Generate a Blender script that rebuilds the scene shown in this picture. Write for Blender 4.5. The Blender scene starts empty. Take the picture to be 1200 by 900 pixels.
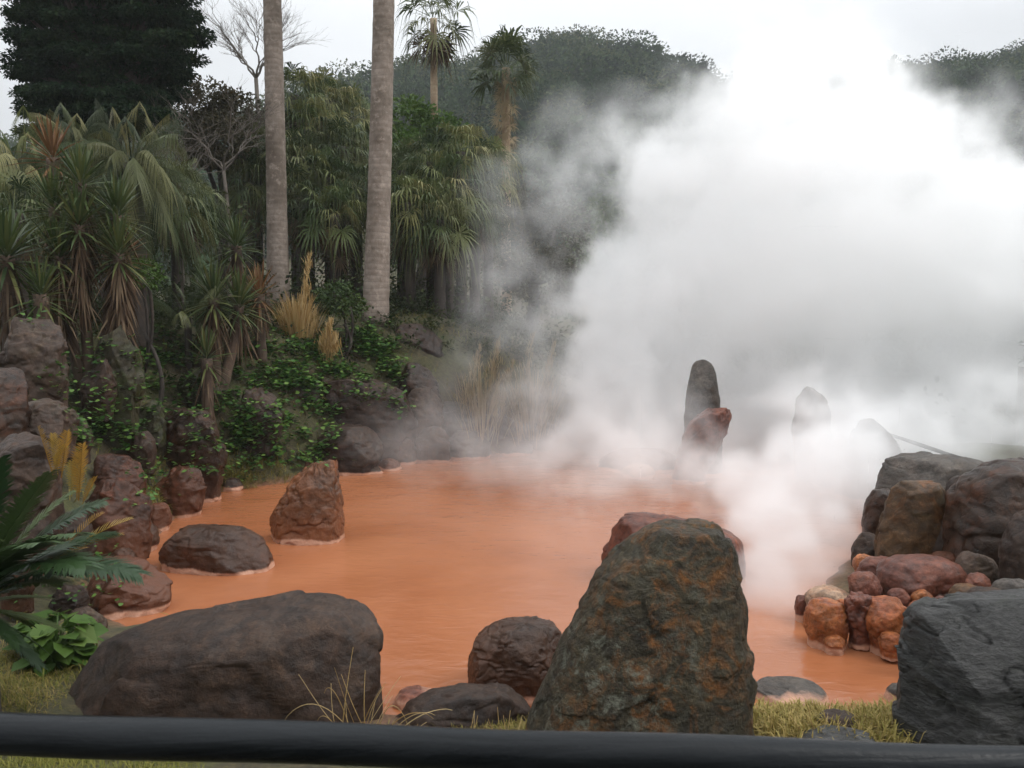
import bpy, math, random
import numpy as np
from mathutils import Vector, noise as mn

random.seed(7)
RNG = np.random.default_rng(11)
SC = bpy.context.scene
COL = SC.collection
R = lambda d: d * math.pi / 180

# ------------------------------------------------------------------ camera
H_CAM, PITCH, F = 2.6, R(4.6), 998.0
cam = bpy.data.objects.new('camera', bpy.data.cameras.new('camera'))
COL.objects.link(cam)
cam.location = (0, 0, H_CAM)
cam.rotation_euler = (R(90) - PITCH, 0, 0)
cam.data.sensor_width = 36
cam.data.lens = 36 * F / 1200
cam.data.clip_end = 5000
cam.data.clip_start = 0.05
cam.data.dof.use_dof = True
cam.data.dof.focus_distance = 8.5
cam.data.dof.aperture_fstop = 9
SC.camera = cam

# ------------------------------------------------------------------ world
w = bpy.data.worlds.new("World"); SC.world = w; w.use_nodes = True
nt = w.node_tree; bg = nt.nodes['Background']
sky = nt.nodes.new('ShaderNodeTexSky'); sky.sky_type = 'NISHITA'; sky.sun_disc = False
SUN_EL, SUN_AZ = R(50), R(100)          # azimuth measured from +Y (the view) towards +X
sky.sun_elevation = SUN_EL; sky.sun_rotation = SUN_AZ
hs = nt.nodes.new('ShaderNodeHueSaturation'); hs.inputs['Saturation'].default_value = 0.25
nt.links.new(sky.outputs[0], hs.inputs['Color'])
tc = nt.nodes.new('ShaderNodeTexCoord')
sep = nt.nodes.new('ShaderNodeSeparateXYZ'); nt.links.new(tc.outputs['Generated'], sep.inputs[0])
mr = nt.nodes.new('ShaderNodeMapRange')
mr.inputs[1].default_value = 0.15; mr.inputs[2].default_value = 1.0
mr.inputs[3].default_value = 6.2; mr.inputs[4].default_value = 25.0
nt.links.new(sep.outputs['Z'], mr.inputs[0])
cn = nt.nodes.new('ShaderNodeTexNoise'); cn.inputs['Scale'].default_value = 2.2; cn.inputs['Detail'].default_value = 4
mpg = nt.nodes.new('ShaderNodeMapping'); mpg.inputs['Scale'].default_value = (1, 1, 2.5)
nt.links.new(tc.outputs['Generated'], mpg.inputs[0]); nt.links.new(mpg.outputs[0], cn.inputs['Vector'])
cr = nt.nodes.new('ShaderNodeMapRange'); cr.inputs[1].default_value = 0.3; cr.inputs[2].default_value = 0.7
cr.inputs[3].default_value = 0.86; cr.inputs[4].default_value = 1.12
nt.links.new(cn.outputs[0], cr.inputs[0])
ml = nt.nodes.new('ShaderNodeMath'); ml.operation = 'MULTIPLY'
nt.links.new(mr.outputs[0], ml.inputs[0]); nt.links.new(cr.outputs[0], ml.inputs[1])
vs = nt.nodes.new('ShaderNodeVectorMath'); vs.operation = 'SCALE'; vs.inputs[0].default_value = (0.955, 0.985, 1.02)
nt.links.new(ml.outputs[0], vs.inputs['Scale'])
mx = nt.nodes.new('ShaderNodeMix'); mx.data_type = 'RGBA'; mx.inputs[0].default_value = 0.85
nt.links.new(hs.outputs[0], mx.inputs[6]); nt.links.new(vs.outputs[0], mx.inputs[7])
nt.links.new(mx.outputs[2], bg.inputs['Color'])
bg.inputs['Strength'].default_value = 0.1

sun = bpy.data.objects.new('sun', bpy.data.lights.new('sun', 'SUN')); COL.objects.link(sun)
sun.data.energy = 1.5; sun.data.angle = R(25); sun.data.color = (1.0, 0.97, 0.93)
sd = Vector((math.sin(SUN_AZ) * math.cos(SUN_EL), math.cos(SUN_AZ) * math.cos(SUN_EL), math.sin(SUN_EL)))
sun.rotation_euler = sd.to_track_quat('Z', 'Y').to_euler()

vw = SC.view_settings
vw.view_transform = 'Standard'; vw.look = 'None'; vw.exposure = 0.2; vw.gamma = 1.0; vw.use_curve_mapping = False
cy = SC.cycles
cy.max_bounces = 26; cy.volume_bounces = 25; cy.diffuse_bounces = 3; cy.glossy_bounces = 3
cy.transmission_bounces = 4; cy.transparent_max_bounces = 8
cy.use_denoising = True; cy.volume_max_steps = 512
cy.sample_clamp_indirect = 10
cy.use_adaptive_sampling = True; cy.adaptive_threshold = 0.02

# ------------------------------------------------------------------ helpers
cp, sp = math.cos(PITCH), math.sin(PITCH)


def P(px, py, Y):
    """A world point at depth Y seen at photo pixel (px, py)."""
    u, v = (px - 600) / F, (450 - py) / F
    dy = cp + v * sp; dz = -sp + v * cp
    t = Y / dy
    return Vector((u * t, Y, H_CAM + dz * t))


def YG(py, z=0.0):
    v = (450 - py) / F
    return (z - H_CAM) * (cp + v * sp) / (-sp + v * cp)


def sstep(a, b, x):
    t = np.clip((np.asarray(x, float) - a) / (b - a), 0, 1)
    return t * t * (3 - 2 * t)


def tag(o, label=None, cat=None, group=None, kind=None):
    if label: o['label'] = label
    if cat: o['category'] = cat
    if group: o['group'] = group
    if kind: o['kind'] = kind
    return o


def empty(name, loc):
    o = bpy.data.objects.new(name, None); o.empty_display_size = 0.2
    o.location = loc; COL.objects.link(o); return o


class MB:
    """Collects vertices, quads / triangles and a per-vertex tint; builds one mesh object."""
    def __init__(s):
        s.v, s.t, s.q, s.tr, s.n = [], [], [], [], 0

    def add(s, V, Q=None, T=None, tint=0.5):
        V = np.asarray(V, float).reshape(-1, 3)
        s.v.append(V)
        s.t.append(np.full(len(V), tint) if np.isscalar(tint) else np.asarray(tint, float))
        if Q is not None and len(Q): s.q.append(np.asarray(Q, int).reshape(-1, 4) + s.n)
        if T is not None and len(T): s.tr.append(np.asarray(T, int).reshape(-1, 3) + s.n)
        s.n += len(V)

    def build(s, name, mat, parent=None, origin=None, smooth=False):
        V = np.concatenate(s.v); tint = np.concatenate(s.t)
        if origin is None:
            if parent is not None: origin = np.array(parent.matrix_basis.translation) if parent.parent is None else np.zeros(3)
            else:
                origin = np.array([(V[:, 0].min() + V[:, 0].max()) / 2, (V[:, 1].min() + V[:, 1].max()) / 2, V[:, 2].min()])
        origin = np.asarray(origin, float)
        me = bpy.data.meshes.new(name)
        Q = np.concatenate(s.q) if s.q else np.zeros((0, 4), int)
        T = np.concatenate(s.tr) if s.tr else np.zeros((0, 3), int)
        me.vertices.add(len(V)); me.vertices.foreach_set('co', (V - origin).ravel().astype(np.float32))
        nl = len(Q) * 4 + len(T) * 3
        me.loops.add(nl)
        me.loops.foreach_set('vertex_index', np.concatenate([Q.ravel(), T.ravel()]).astype(np.int32))
        me.polygons.add(len(Q) + len(T))
        st = np.concatenate([np.arange(len(Q)) * 4, len(Q) * 4 + np.arange(len(T)) * 3]).astype(np.int32)
        me.polygons.foreach_set('loop_start', st)
        me.polygons.foreach_set('use_smooth', np.full(len(st), smooth))
        a = me.attributes.new('tint', 'FLOAT', 'POINT'); a.data.foreach_set('value', tint.astype(np.float32))
        me.update(calc_edges=True); me.validate()
        if mat is not None: me.materials.append(mat)
        o = bpy.data.objects.new(name, me); COL.objects.link(o)
        if parent is not None:
            o.parent = parent
            o.location = Vector(origin) - (parent.matrix_basis.translation if parent.parent is None else Vector())
        else:
            o.location = origin
        return o


def tube(mb, pts, rad, n=10, tint=0.5, cap=True):
    pts = np.asarray(pts, float); rad = np.asarray(rad, float) * np.ones(len(pts))
    tg = np.gradient(pts, axis=0); tg /= np.linalg.norm(tg, axis=1)[:, None] + 1e-9
    ref = np.array([0, 0, 1.0]) if abs(tg[0, 2]) < .8 else np.array([0, 1.0, 0])
    a = np.arange(n) / n * 2 * np.pi
    V = []
    for i in range(len(pts)):
        x = np.cross(ref, tg[i]); x /= np.linalg.norm(x) + 1e-9
        y = np.cross(tg[i], x)
        V.append(pts[i] + rad[i] * (np.cos(a)[:, None] * x + np.sin(a)[:, None] * y))
    V = np.concatenate(V); Q = []
    k = np.arange(n); k2 = (k + 1) % n
    for i in range(len(pts) - 1):
        Q.append(np.stack([i * n + k, i * n + k2, (i + 1) * n + k2, (i + 1) * n + k], 1))
    T = []
    if cap:
        V = np.concatenate([V, pts[:1], pts[-1:]]); m = len(pts) * n
        T = np.concatenate([np.stack([k2, k, np.full(n, m)], 1), np.stack([(len(pts) - 1) * n + k, (len(pts) - 1) * n + k2, np.full(n, m + 1)], 1)])
    mb.add(V, np.concatenate(Q), T, tint)


# leaf templates: V, Q, hang weight
def strip(stations, side=(0, 1, 0)):
    """stations: list of (point, halfwidth)."""
    V, Q = [], []
    side = np.array(side, float)
    for p, hw in stations:
        p = np.array(p, float)
        V += [p - side * hw, p + side * hw]
    for i in range(len(stations) - 1):
        a = 2 * i
        Q.append([a, a + 1, a + 3, a + 2])
    return np.array(V), np.array(Q)


def join(parts):
    V, Q, H, n = [], [], [], 0
    for v, q, h in parts:
        V.append(v); Q.append(q + n); H.append(h); n += len(v)
    return np.concatenate(V), np.concatenate(Q), np.concatenate(H)


def T_fan(nseg=26, spread=125, hub=0.45, hang=0.5, stiff=False, seed=0):
    r = random.Random(seed); parts = []
    v, q = strip([((0, 0, 0), .012), ((hub * .5, 0, .0), .008), ((hub, 0, 0), .007)])
    parts.append((v, q, np.zeros(len(v))))
    for i in range(nseg):
        if r.random() < .07: continue
        hang_i = hang * r.choice([.5, .9, 1.0, 1.5])
        a = R(-spread + 2 * spread * (i + .5) / nseg + r.uniform(-4, 4))
        d = np.array([math.cos(a), math.sin(a), 0]); s = np.array([-d[1], d[0], 0])
        L = (1 - hub) * (0.78 + .22 * math.cos(a)) * r.uniform(.72, 1.08)
        up = .05 * (1 if i % 2 else -1) * .3
        hw = math.pi * spread / 180 / nseg * .5
        st = [(np.array([hub, 0, 0]) + d * L * f + np.array([0, 0, up * f + abs(math.sin(a)) * .10 * f]), max(hw * L * f * 1.5 if f < .5 else hw * L * .75 * (1.05 - f), .0018)) for f in (.03, .45, .75, 1.0)]
        v, q = strip(st, s)
        hg = np.repeat([0, .02, .28, 1.0], 2) * hang_i * L
        parts.append((v, q, hg))
    return join(parts)


def T_feather(n=42, lw=.24, hang=.06, vee=.25, w=.008, seed=0):
    r = random.Random(seed); parts = []
    v, q = strip([((x, 0, 0), .009 * (1.1 - x)) for x in (0, .25, .5, .75, 1)])
    parts.append((v, q, np.zeros(len(v))))
    v, q = strip([((x, 0, 0), .009 * (1.1 - x)) for x in (0, .25, .5, .75, 1)], (0, 0, 1))
    parts.append((v, q, np.zeros(len(v))))
    for i in range(n):
        x = .14 + .86 * i / n
        L = lw * (math.sin(min(1, (x - .05) * 1.25) * math.pi * .5) ** .7) * (1 - max(0, x - .7) * 1.7) * r.uniform(.9, 1.08)
        for sgn in (-1, 1):
            a = R(62 - 30 * x + r.uniform(-4, 4))
            d = np.array([math.cos(a), sgn * math.sin(a), vee + r.uniform(-.06, .06)]); d /= np.linalg.norm(d)
            s = np.array([math.sin(a), -sgn * math.cos(a), 0])
            v, q = strip([((x, 0, 0), w * .6), (np.array([x, 0, 0]) + d * L * .5, w), (np.array([x, 0, 0]) + d * L, w * .15)], s)
            parts.append((v, q, np.repeat([0, .3, 1.0], 2) * hang))
    return join(parts)


def T_sword(w=.035, fold=True):
    v, q = strip([((0, 0, 0), w * .6), ((.3, 0, 0), w), ((.65, 0, 0), w * .8), ((1, 0, 0), w * .06)])
    return v, q, np.repeat([0, 0, .3, 1.0], 2) * .1


def T_leaf(w=.32, curl=.12):
    v = np.array([[0, 0, 0], [.45, -w, curl], [1, 0, -curl], [.45, w, curl]]); q = np.array([[0, 1, 2, 3]])
    return v, q, np.zeros(4)


def T_ivy():
    v = np.array([[0, 0, 0], [.1, -.4, .05], [.55, -.42, -.05], [1, 0, -.15], [.55, .42, -.05], [.1, .4, .05]])
    q = np.array([[0, 1, 2, 3], [0, 3, 4, 5]])
    return v, q, np.zeros(6)


FAN_D = [T_fan(20, 125, .42, 1.0, seed=i) for i in range(6)]       # drooping ribbons
FAN_S = [T_fan(26, 115, .42, .22, seed=i + 9) for i in range(3)]   # stiff
FAN_W = [T_fan(15, 115, .40, .55, seed=i + 40) for i in range(4)]
FEA_B = [T_feather(40, .28, .30, .05, .0042, seed=i) for i in range(3)]
FEA_Y = [T_feather(22, .22, .03, .35, .011, seed=i + 20) for i in range(3)]
FEA_C = [T_feather(74, .19, .03, .16, .0085, seed=i + 5) for i in range(3)]
SWORD = [T_sword()]
LEAF = [T_leaf()]
NARROW = [T_leaf(.13, .05)]
IVY = [T_ivy()]
BLADE = [T_sword(.012)]


def stamp(mb, temps, org, az, el, scale, droop=0.0, roll=None, tint=None, hang=1.0):
    org = np.atleast_2d(np.asarray(org, float)); K = len(az)
    if len(org) == 1: org = np.repeat(org, K, 0)
    az = np.asarray(az, float); el = np.asarray(el, float) * np.ones(K)
    scale = np.asarray(scale, float) * np.ones(K); droop = np.asarray(droop, float) * np.ones(K)
    roll = np.zeros(K) if roll is None else np.asarray(roll, float)
    tint = RNG.random(K) if tint is None else np.asarray(tint, float) * np.ones(K)
    X = np.stack([np.cos(el) * np.cos(az), np.cos(el) * np.sin(az), np.sin(el)], 1)
    Yv = np.stack([-np.sin(az), np.cos(az), np.zeros(K)], 1)
    Z = np.cross(X, Yv)
    c, s = np.cos(roll)[:, None], np.sin(roll)[:, None]
    Y2 = Yv * c + Z * s; Z2 = Z * c - Yv * s
    which = RNG.integers(0, len(temps), K)
    for ti, (V, Q, Hg) in enumerate(temps):
        idx = np.where(which == ti)[0]
        if not len(idx): continue
        W = (V[None, :, 0, None] * X[idx][:, None] + V[None, :, 1, None] * Y2[idx][:, None] + V[None, :, 2, None] * Z2[idx][:, None])
        r2 = V[:, 0] ** 2
        W[:, :, 2] -= droop[idx][:, None] * r2[None] + hang * Hg[None]
        W = W * scale[idx][:, None, None] + org[idx][:, None]
        k = len(idx); nv = len(V)
        QQ = (Q[None] + (np.arange(k) * nv)[:, None, None]).reshape(-1, 4)
        mb.add(W.reshape(-1, 3), QQ, None, np.repeat(tint[idx], nv))


def ball_leaves(mb, c, rad, n, size, temps=LEAF, tint=(0, 1), shell=.45, tshift=None):
    """n leaves in a shell of an ellipsoid."""
    d = RNG.normal(size=(n, 3)); d /= np.linalg.norm(d, axis=1)[:, None]
    rr = 1 - shell * RNG.random(n) ** 1.3
    p = np.asarray(c, float) + d * rr[:, None] * np.asarray(rad, float)
    az = np.arctan2(d[:, 1], d[:, 0]) + RNG.normal(0, .8, n)
    el = np.arcsin(np.clip(d[:, 2], -1, 1)) * .6 + RNG.normal(-.1, .5, n)
    stamp(mb, temps, p, az, el, size * RNG.uniform(.6, 1.25, n), 0, RNG.uniform(-1.2, 1.2, n), RNG.uniform(tint[0], tint[1], n))


# ------------------------------------------------------------------ materials
MATS = {}


def nodes_of(name):
    m = bpy.data.materials.new(name); m.use_nodes = True
    n = m.node_tree; return m, n, n.nodes['Principled BSDF'], n.nodes['Material Output']


def ramp(n, stops, fac):
    c = n.nodes.new('ShaderNodeValToRGB'); e = c.color_ramp.elements
    e[0].position, e[0].color = stops[0][0], (*stops[0][1], 1)
    e[1].position, e[1].color = stops[-1][0], (*stops[-1][1], 1)
    for p, col in stops[1:-1]:
        x = e.new(p); x.color = (*col, 1)
    n.links.new(fac, c.inputs[0]); return c.outputs[0]


def leafmat(name, cols, rough=.5, trans=.22, spec=.18):
    m, n, b, out = nodes_of(name)
    a = n.nodes.new('ShaderNodeAttribute'); a.attribute_name = 'tint'
    c = ramp(n, [(i / (len(cols) - 1), col) for i, col in enumerate(cols)], a.outputs['Fac'])
    n.links.new(c, b.inputs['Base Color']); b.inputs['Roughness'].default_value = rough
    b.inputs['Specular IOR Level'].default_value = spec
    tr = n.nodes.new('ShaderNodeBsdfTranslucent'); n.links.new(c, tr.inputs[0])
    mxs = n.nodes.new('ShaderNodeMixShader'); mxs.inputs[0].default_value = trans
    n.links.new(b.outputs[0], mxs.inputs[1]); n.links.new(tr.outputs[0], mxs.inputs[2]); n.links.new(mxs.outputs[0], out.inputs['Surface'])
    MATS[name] = m; return m


def noise_node(n, vec, scale, detail=6, rough=.6, dist=0.0):
    t = n.nodes.new('ShaderNodeTexNoise'); t.inputs['Scale'].default_value = scale; t.inputs['Detail'].default_value = detail
    t.inputs['Roughness'].default_value = rough; t.inputs['Distortion'].default_value = dist
    if vec is not None: n.links.new(vec, t.inputs['Vector'])
    return t.outputs[0]


def mixc(n, fac, a, b, blend='MIX'):
    m = n.nodes.new('ShaderNodeMix'); m.data_type = 'RGBA'; m.blend_type = blend
    for sock, val in ((m.inputs[0], fac), (m.inputs[6], a), (m.inputs[7], b)):
        if isinstance(val, (int, float)): sock.default_value = val
        elif isinstance(val, tuple): sock.default_value = (*val, 1)
        else: n.links.new(val, sock)
    return m.outputs[2]


def mrange(n, val, a, b, c=0., d=1.):
    m = n.nodes.new('ShaderNodeMapRange'); n.links.new(val, m.inputs[0])
    for i, x in enumerate((a, b, c, d)): m.inputs[i + 1].default_value = x
    return m.outputs[0]


def mth(n, op, a, b=None):
    m = n.nodes.new('ShaderNodeMath'); m.operation = op
    for i, x in enumerate((a, b)):
        if x is None: continue
        if isinstance(x, (int, float)): m.inputs[i].default_value = x
        else: n.links.new(x, m.inputs[i])
    return m.outputs[0]


def rockmat(name, a, b, c=None, camt=.0, lichen=None, lamt=.0, rough=.55, crust=.07, bump=.5, scale=1.0, speck=.25, stain=0.0, stainc=(.105, .040, .020), layer=False):
    m, n, bs, out = nodes_of(name)
    geo = n.nodes.new('ShaderNodeNewGeometry'); pos = geo.outputs['Position']
    if layer:
        mp = n.nodes.new('ShaderNodeMapping'); mp.inputs['Rotation'].default_value = (.25, .35, 0); mp.inputs['Scale'].default_value = (.7, .7, 1.7)
        n.links.new(pos, mp.inputs[0]); vec = mp.outputs[0]
    else: vec = pos
    n1 = noise_node(n, vec, 1.7 * scale, 8, .62, .4); n2 = noise_node(n, vec, 9 * scale, 8, .7); n3 = noise_node(n, vec, 30 * scale, 5, .75)
    col = mixc(n, mrange(n, n1, .32, .68), a, b)
    if c: col = mixc(n, mth(n, 'MULTIPLY', mrange(n, noise_node(n, vec, 3.1 * scale, 8, .7, 1.0), .48, .62), mth(n, 'MULTIPLY', camt, mrange(n, noise_node(n, pos, 1.6, 2, .5), .38, .58, .15, 1.35))), col, c)
    col = mixc(n, .9, col, ramp(n, [(0.3, (.3, .3, .3)), (.7, (1.7, 1.65, 1.6))], n2), 'MULTIPLY')
    col = mixc(n, .7, col, ramp(n, [(0.3, (.4, .4, .4)), (.7, (1.6, 1.6, 1.6))], n3), 'MULTIPLY')
    sv = n.nodes.new('ShaderNodeTexVoronoi'); sv.inputs['Scale'].default_value = 30 * scale; n.links.new(vec, sv.inputs['Vector'])
    sf = mth(n, 'MULTIPLY', mrange(n, sv.outputs['Distance'], .10, .28, 1, 0), mrange(n, n2, .50, .60, 0, speck))
    col = mixc(n, sf, col, tuple(min(.5, x * 3.5 + .03) for x in b))
    if lichen:
        lf = mth(n, 'MULTIPLY', mrange(n, noise_node(n, vec, 5.5 * scale, 9, .78, .6), .50, .60), mth(n, 'MULTIPLY', lamt, mrange(n, noise_node(n, pos, 1.1, 2, .5), .42, .6, .1, 1.3)))
        col = mixc(n, lf, col, lichen)
    sxyz = n.nodes.new('ShaderNodeSeparateXYZ'); n.links.new(pos, sxyz.inputs[0])
    if stain > 0:   # iron stain splashed up from the pond
        hgt = mrange(n, mth(n, 'ADD', sxyz.outputs['Z'], mth(n, 'MULTIPLY', n1, -1.2)), -.45, .15, 1, 0)
        col = mixc(n, mth(n, 'MULTIPLY', hgt, stain), col, stainc)
    if crust > 0:   # pale mineral crust left along the water line
        cz = mrange(n, mth(n, 'ADD', sxyz.outputs['Z'], mth(n, 'MULTIPLY', n1, -.16)), crust - .11, crust - .09, 1, 0)
        col = mixc(n, mth(n, 'MULTIPLY', cz, .9), col, (.50, .27, .18))
    n.links.new(col, bs.inputs['Base Color'])
    n.links.new(mrange(n, n2, .3, .7, rough - .2, rough + .18), bs.inputs['Roughness'])
    bs.inputs['Specular IOR Level'].default_value = .28
    vo = n.nodes.new('ShaderNodeTexVoronoi'); vo.feature = 'F1'; vo.inputs['Scale'].default_value = 14 * scale; n.links.new(vec, vo.inputs['Vector'])
    h = mth(n, 'ADD', mth(n, 'MULTIPLY', n2, 1.0), mth(n, 'ADD', mth(n, 'MULTIPLY', n3, .25), mth(n, 'MULTIPLY', vo.outputs['Distance'], .22)))
    bp = n.nodes.new('ShaderNodeBump'); bp.inputs['Strength'].default_value = bump; bp.inputs['Distance'].default_value = .05
    n.links.new(h, bp.inputs['Height']); n.links.new(bp.outputs[0], bs.inputs['Normal'])
    MATS[name] = m; return m


rockmat('dark_rock', (0.017, 0.010, 0.007), (0.039, 0.022, 0.014), (0.052, 0.030, 0.018), .6, (0.075, 0.049, 0.034), .35)
rockmat('dark_rock_wet', (0.016, 0.009, 0.005), (0.038, 0.020, 0.011), (0.063, 0.022, 0.009), .6, rough=.38, stain=.3)
rockmat('red_brown_rock', (0.027, 0.011, 0.005), (0.058, 0.020, 0.009), (0.090, 0.024, 0.009), .7, rough=.42, stain=.85)
rockmat('rust_rock', (.060, .028, .014), (.13, .052, .022), (.20, .070, .022), .9, rough=.36, stain=.7, stainc=(.17, .058, .022))
rockmat('red_rock', (.075, .026, .017), (.125, .046, .030), (.15, .050, .025), .6, rough=.42, bump=.4)
rockmat('orange_rock', (0.221, 0.058, 0.019), (0.299, 0.111, 0.036), (0.130, 0.033, 0.014), .6, rough=.4, bump=.6)
rockmat('pale_rock', (0.272, 0.176, 0.120), (0.336, 0.240, 0.160), (0.240, 0.104, 0.048), .5)
rockmat('lichen_rock', (0.019, 0.016, 0.009), (0.055, 0.044, 0.024), (0.145, 0.056, 0.011), .8, (0.145, 0.148, 0.112), .7, crust=0, bump=1.0, scale=1.9, speck=.5)
rockmat('slate_rock', (0.019, 0.019, 0.019), (0.053, 0.053, 0.052), (0.024, 0.027, 0.019), .6, (0.112, 0.116, 0.112), .4, crust=0, bump=.8, layer=True, scale=1.6)
rockmat('ochre_rock', (0.038, 0.022, 0.011), (0.076, 0.041, 0.018), (0.122, 0.048, 0.013), .8, (0.102, 0.086, 0.045), .35)
rockmat('brown_rock', (0.031, 0.019, 0.013), (0.066, 0.041, 0.029), (0.051, 0.036, 0.022), .6, (0.087, 0.072, 0.045), .4)
rockmat('grey_rock', (0.042, 0.036, 0.031), (0.078, 0.066, 0.057), (0.056, 0.040, 0.029), .5, (0.112, 0.101, 0.081), .3)
rockmat('mossy_rock', (0.022, 0.018, 0.010), (0.041, 0.036, 0.019), (0.029, 0.036, 0.008), .8, (0.053, 0.058, 0.017), .5)

leafmat('conifer_green', [(.008, .020, .011), (.018, .038, .018), (.040, .062, .026)], .8, .08, .08)
leafmat('palm_green', [(.028, .046, .018), (.060, .088, .030), (.125, .14, .045), (.22, .20, .085)], .45)
leafmat('palm_dark', [(.024, .040, .014), (.056, .076, .026), (.14, .145, .06)], .4)
leafmat('butia_green', [(.022, .036, .013), (.056, .070, .024), (.15, .14, .055)], .45)
leafmat('dead_frond', [(.04, .024, .014), (.095, .060, .036), (.20, .145, .09)], .8)
leafmat('yucca_green', [(.030, .050, .018), (.060, .085, .028), (.13, .13, .045)], .4)
leafmat('yucca_rust', [(.09, .05, .02), (.17, .085, .04), (.21, .14, .06)], .6)
leafmat('tree_green', [(.025, .045, .014), (.045, .075, .02), (.08, .11, .03)], .5)
leafmat('bright_green', [(.035, .07, .012), (.055, .105, .018), (.09, .14, .03)], .5)
leafmat('brown_green', [(.035, .034, .02), (.065, .06, .032), (.11, .09, .05)], .6)
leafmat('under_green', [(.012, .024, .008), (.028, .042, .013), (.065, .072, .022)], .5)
leafmat('ivy_green', [(.022, .06, .012), (.05, .12, .022), (.13, .21, .045)], .4)
leafmat('cycad_green', [(.014, .034, .012), (.032, .062, .020), (.085, .115, .035)], .42, .12, .25)
leafmat('yellow_frond', [(.22, .12, .02), (.34, .19, .03), (.30, .22, .05)], .5)
leafmat('grass_olive', [(.10, .12, .02), (.20, .18, .04), (.34, .25, .09)], .6)
leafmat('straw', [(.30, .19, .07), (.42, .29, .12), (.50, .38, .20)], .6)
leafmat('reed_tan', [(.20, .15, .08), (.30, .23, .13), (.38, .30, .19)], .7)
leafmat('hill_leaf', [(.006, .018, .008), (.018, .042, .016), (.045, .075, .026), (.10, .11, .045)], .8, .1, .1)


def barkmat(name, a, b, ring=0.0, rough=.8):
    m, n, bs, out = nodes_of(name)
    geo = n.nodes.new('ShaderNodeNewGeometry')
    mp = n.nodes.new('ShaderNodeMapping'); mp.inputs['Scale'].default_value = (9, 9, 1.6 if not ring else 6); n.links.new(geo.outputs['Position'], mp.inputs[0])
    n1 = noise_node(n, mp.outputs[0], 1.0, 7, .65, .5); n2 = noise_node(n, geo.outputs['Position'], 1.3, 5, .6)
    col = mixc(n, mrange(n, n1, .3, .7), a, b)
    col = mixc(n, .8, col, ramp(n, [(.35, (.5, .46, .40)), (.65, (1.3, 1.3, 1.3))], n2), 'MULTIPLY')
    col = mixc(n, mrange(n, noise_node(n, geo.outputs['Position'], 5, 7, .75), .54, .62, 0, .5), col, tuple(min(.5, x * 1.5) for x in b))
    h = n1
    if ring:
        wv = n.nodes.new('ShaderNodeTexWave'); wv.bands_direction = 'Z'; wv.inputs['Scale'].default_value = ring; wv.inputs['Distortion'].default_value = 2.2; wv.inputs['Detail'].default_value = 3
        n.links.new(geo.outputs['Position'], wv.inputs['Vector'])
        col = mixc(n, mth(n, 'MULTIPLY', mrange(n, wv.outputs['Fac'], .0, .12, .3, 0), mrange(n, n2, .4, .6, .2, 1.0)), col, tuple(x * .45 for x in a))
        h = mth(n, 'ADD', n1, mth(n, 'MULTIPLY', wv.outputs['Fac'], .22))
    n.links.new(col, bs.inputs['Base Color']); bs.inputs['Roughness'].default_value = rough
    bp = n.nodes.new('ShaderNodeBump'); bp.inputs['Strength'].default_value = .5; bp.inputs['Distance'].default_value = .03
    n.links.new(h, bp.inputs['Height']); n.links.new(bp.outputs[0], bs.inputs['Normal'])
    MATS[name] = m; return m


barkmat('palm_bark', (.14, .108, .085), (.24, .198, .165), ring=2.6)
barkmat('palm_bark_tan', (.28, .19, .12), (.38, .29, .20), ring=1.2)
barkmat('dark_bark', (.025, .019, .015), (.055, .042, .033))
barkmat('grey_twig', (.07, .058, .048), (.14, .12, .10))
barkmat('rust_bark', (.045, .028, .018), (.10, .065, .042))

# ground
m, n, bs, out = nodes_of('soil_and_moss')
geo = n.nodes.new('ShaderNodeNewGeometry'); pos = geo.outputs['Position']
g1 = noise_node(n, pos, .9, 8, .65); g2 = noise_node(n, pos, 14, 8, .75)
col = mixc(n, mrange(n, g1, .38, .62), (.045, .032, .018), (.05, .055, .018))
col = mixc(n, .9, col, ramp(n, [(.32, (.25, .25, .25)), (.68, (1.9, 1.8, 1.6))], g2), 'MULTIPLY')
sx = n.nodes.new('ShaderNodeSeparateXYZ'); n.links.new(pos, sx.inputs[0])
col = mixc(n, mrange(n, mth(n, 'ADD', sx.outputs['Z'], mth(n, 'MULTIPLY', g2, -.25)), -.14, -.02, 1, 0), col, (.20, .085, .045))
n.links.new(col, bs.inputs['Base Color']); bs.inputs['Roughness'].default_value = .85
bp = n.nodes.new('ShaderNodeBump'); bp.inputs['Strength'].default_value = .6; bp.inputs['Distance'].default_value = .06
n.links.new(g2, bp.inputs['Height']); n.links.new(bp.outputs[0], bs.inputs['Normal']); MATS['soil'] = m

# opaque orange mineral water
m, n, bs, out = nodes_of('iron_red_water')
geo = n.nodes.new('ShaderNodeNewGeometry'); pos = geo.outputs['Position']
mp = n.nodes.new('ShaderNodeMapping'); mp.inputs['Scale'].default_value = (1, 2.2, 1); mp.inputs['Rotation'].default_value = (0, 0, .25); n.links.new(pos, mp.inputs[0])
g1 = noise_node(n, pos, .45, 6, .6, .6); g2 = noise_node(n, mp.outputs[0], 4.2, 3, .5, .8); g3 = noise_node(n, mp.outputs[0], 1.3, 2, .5)
col = mixc(n, mrange(n, g1, .35, .65), (.27, .092, .037), (.34, .128, .057))
n.links.new(col, bs.inputs['Base Color']); bs.inputs['Roughness'].default_value = .2
bs.inputs['Specular IOR Level'].default_value = .42
h = mth(n, 'ADD', mth(n, 'MULTIPLY', g2, .6), g3)
bp = n.nodes.new('ShaderNodeBump'); bp.inputs['Strength'].default_value = .2; bp.inputs['Distance'].default_value = .05
n.links.new(h, bp.inputs['Height']); n.links.new(bp.outputs[0], bs.inputs['Normal']); MATS['water'] = m

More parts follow.
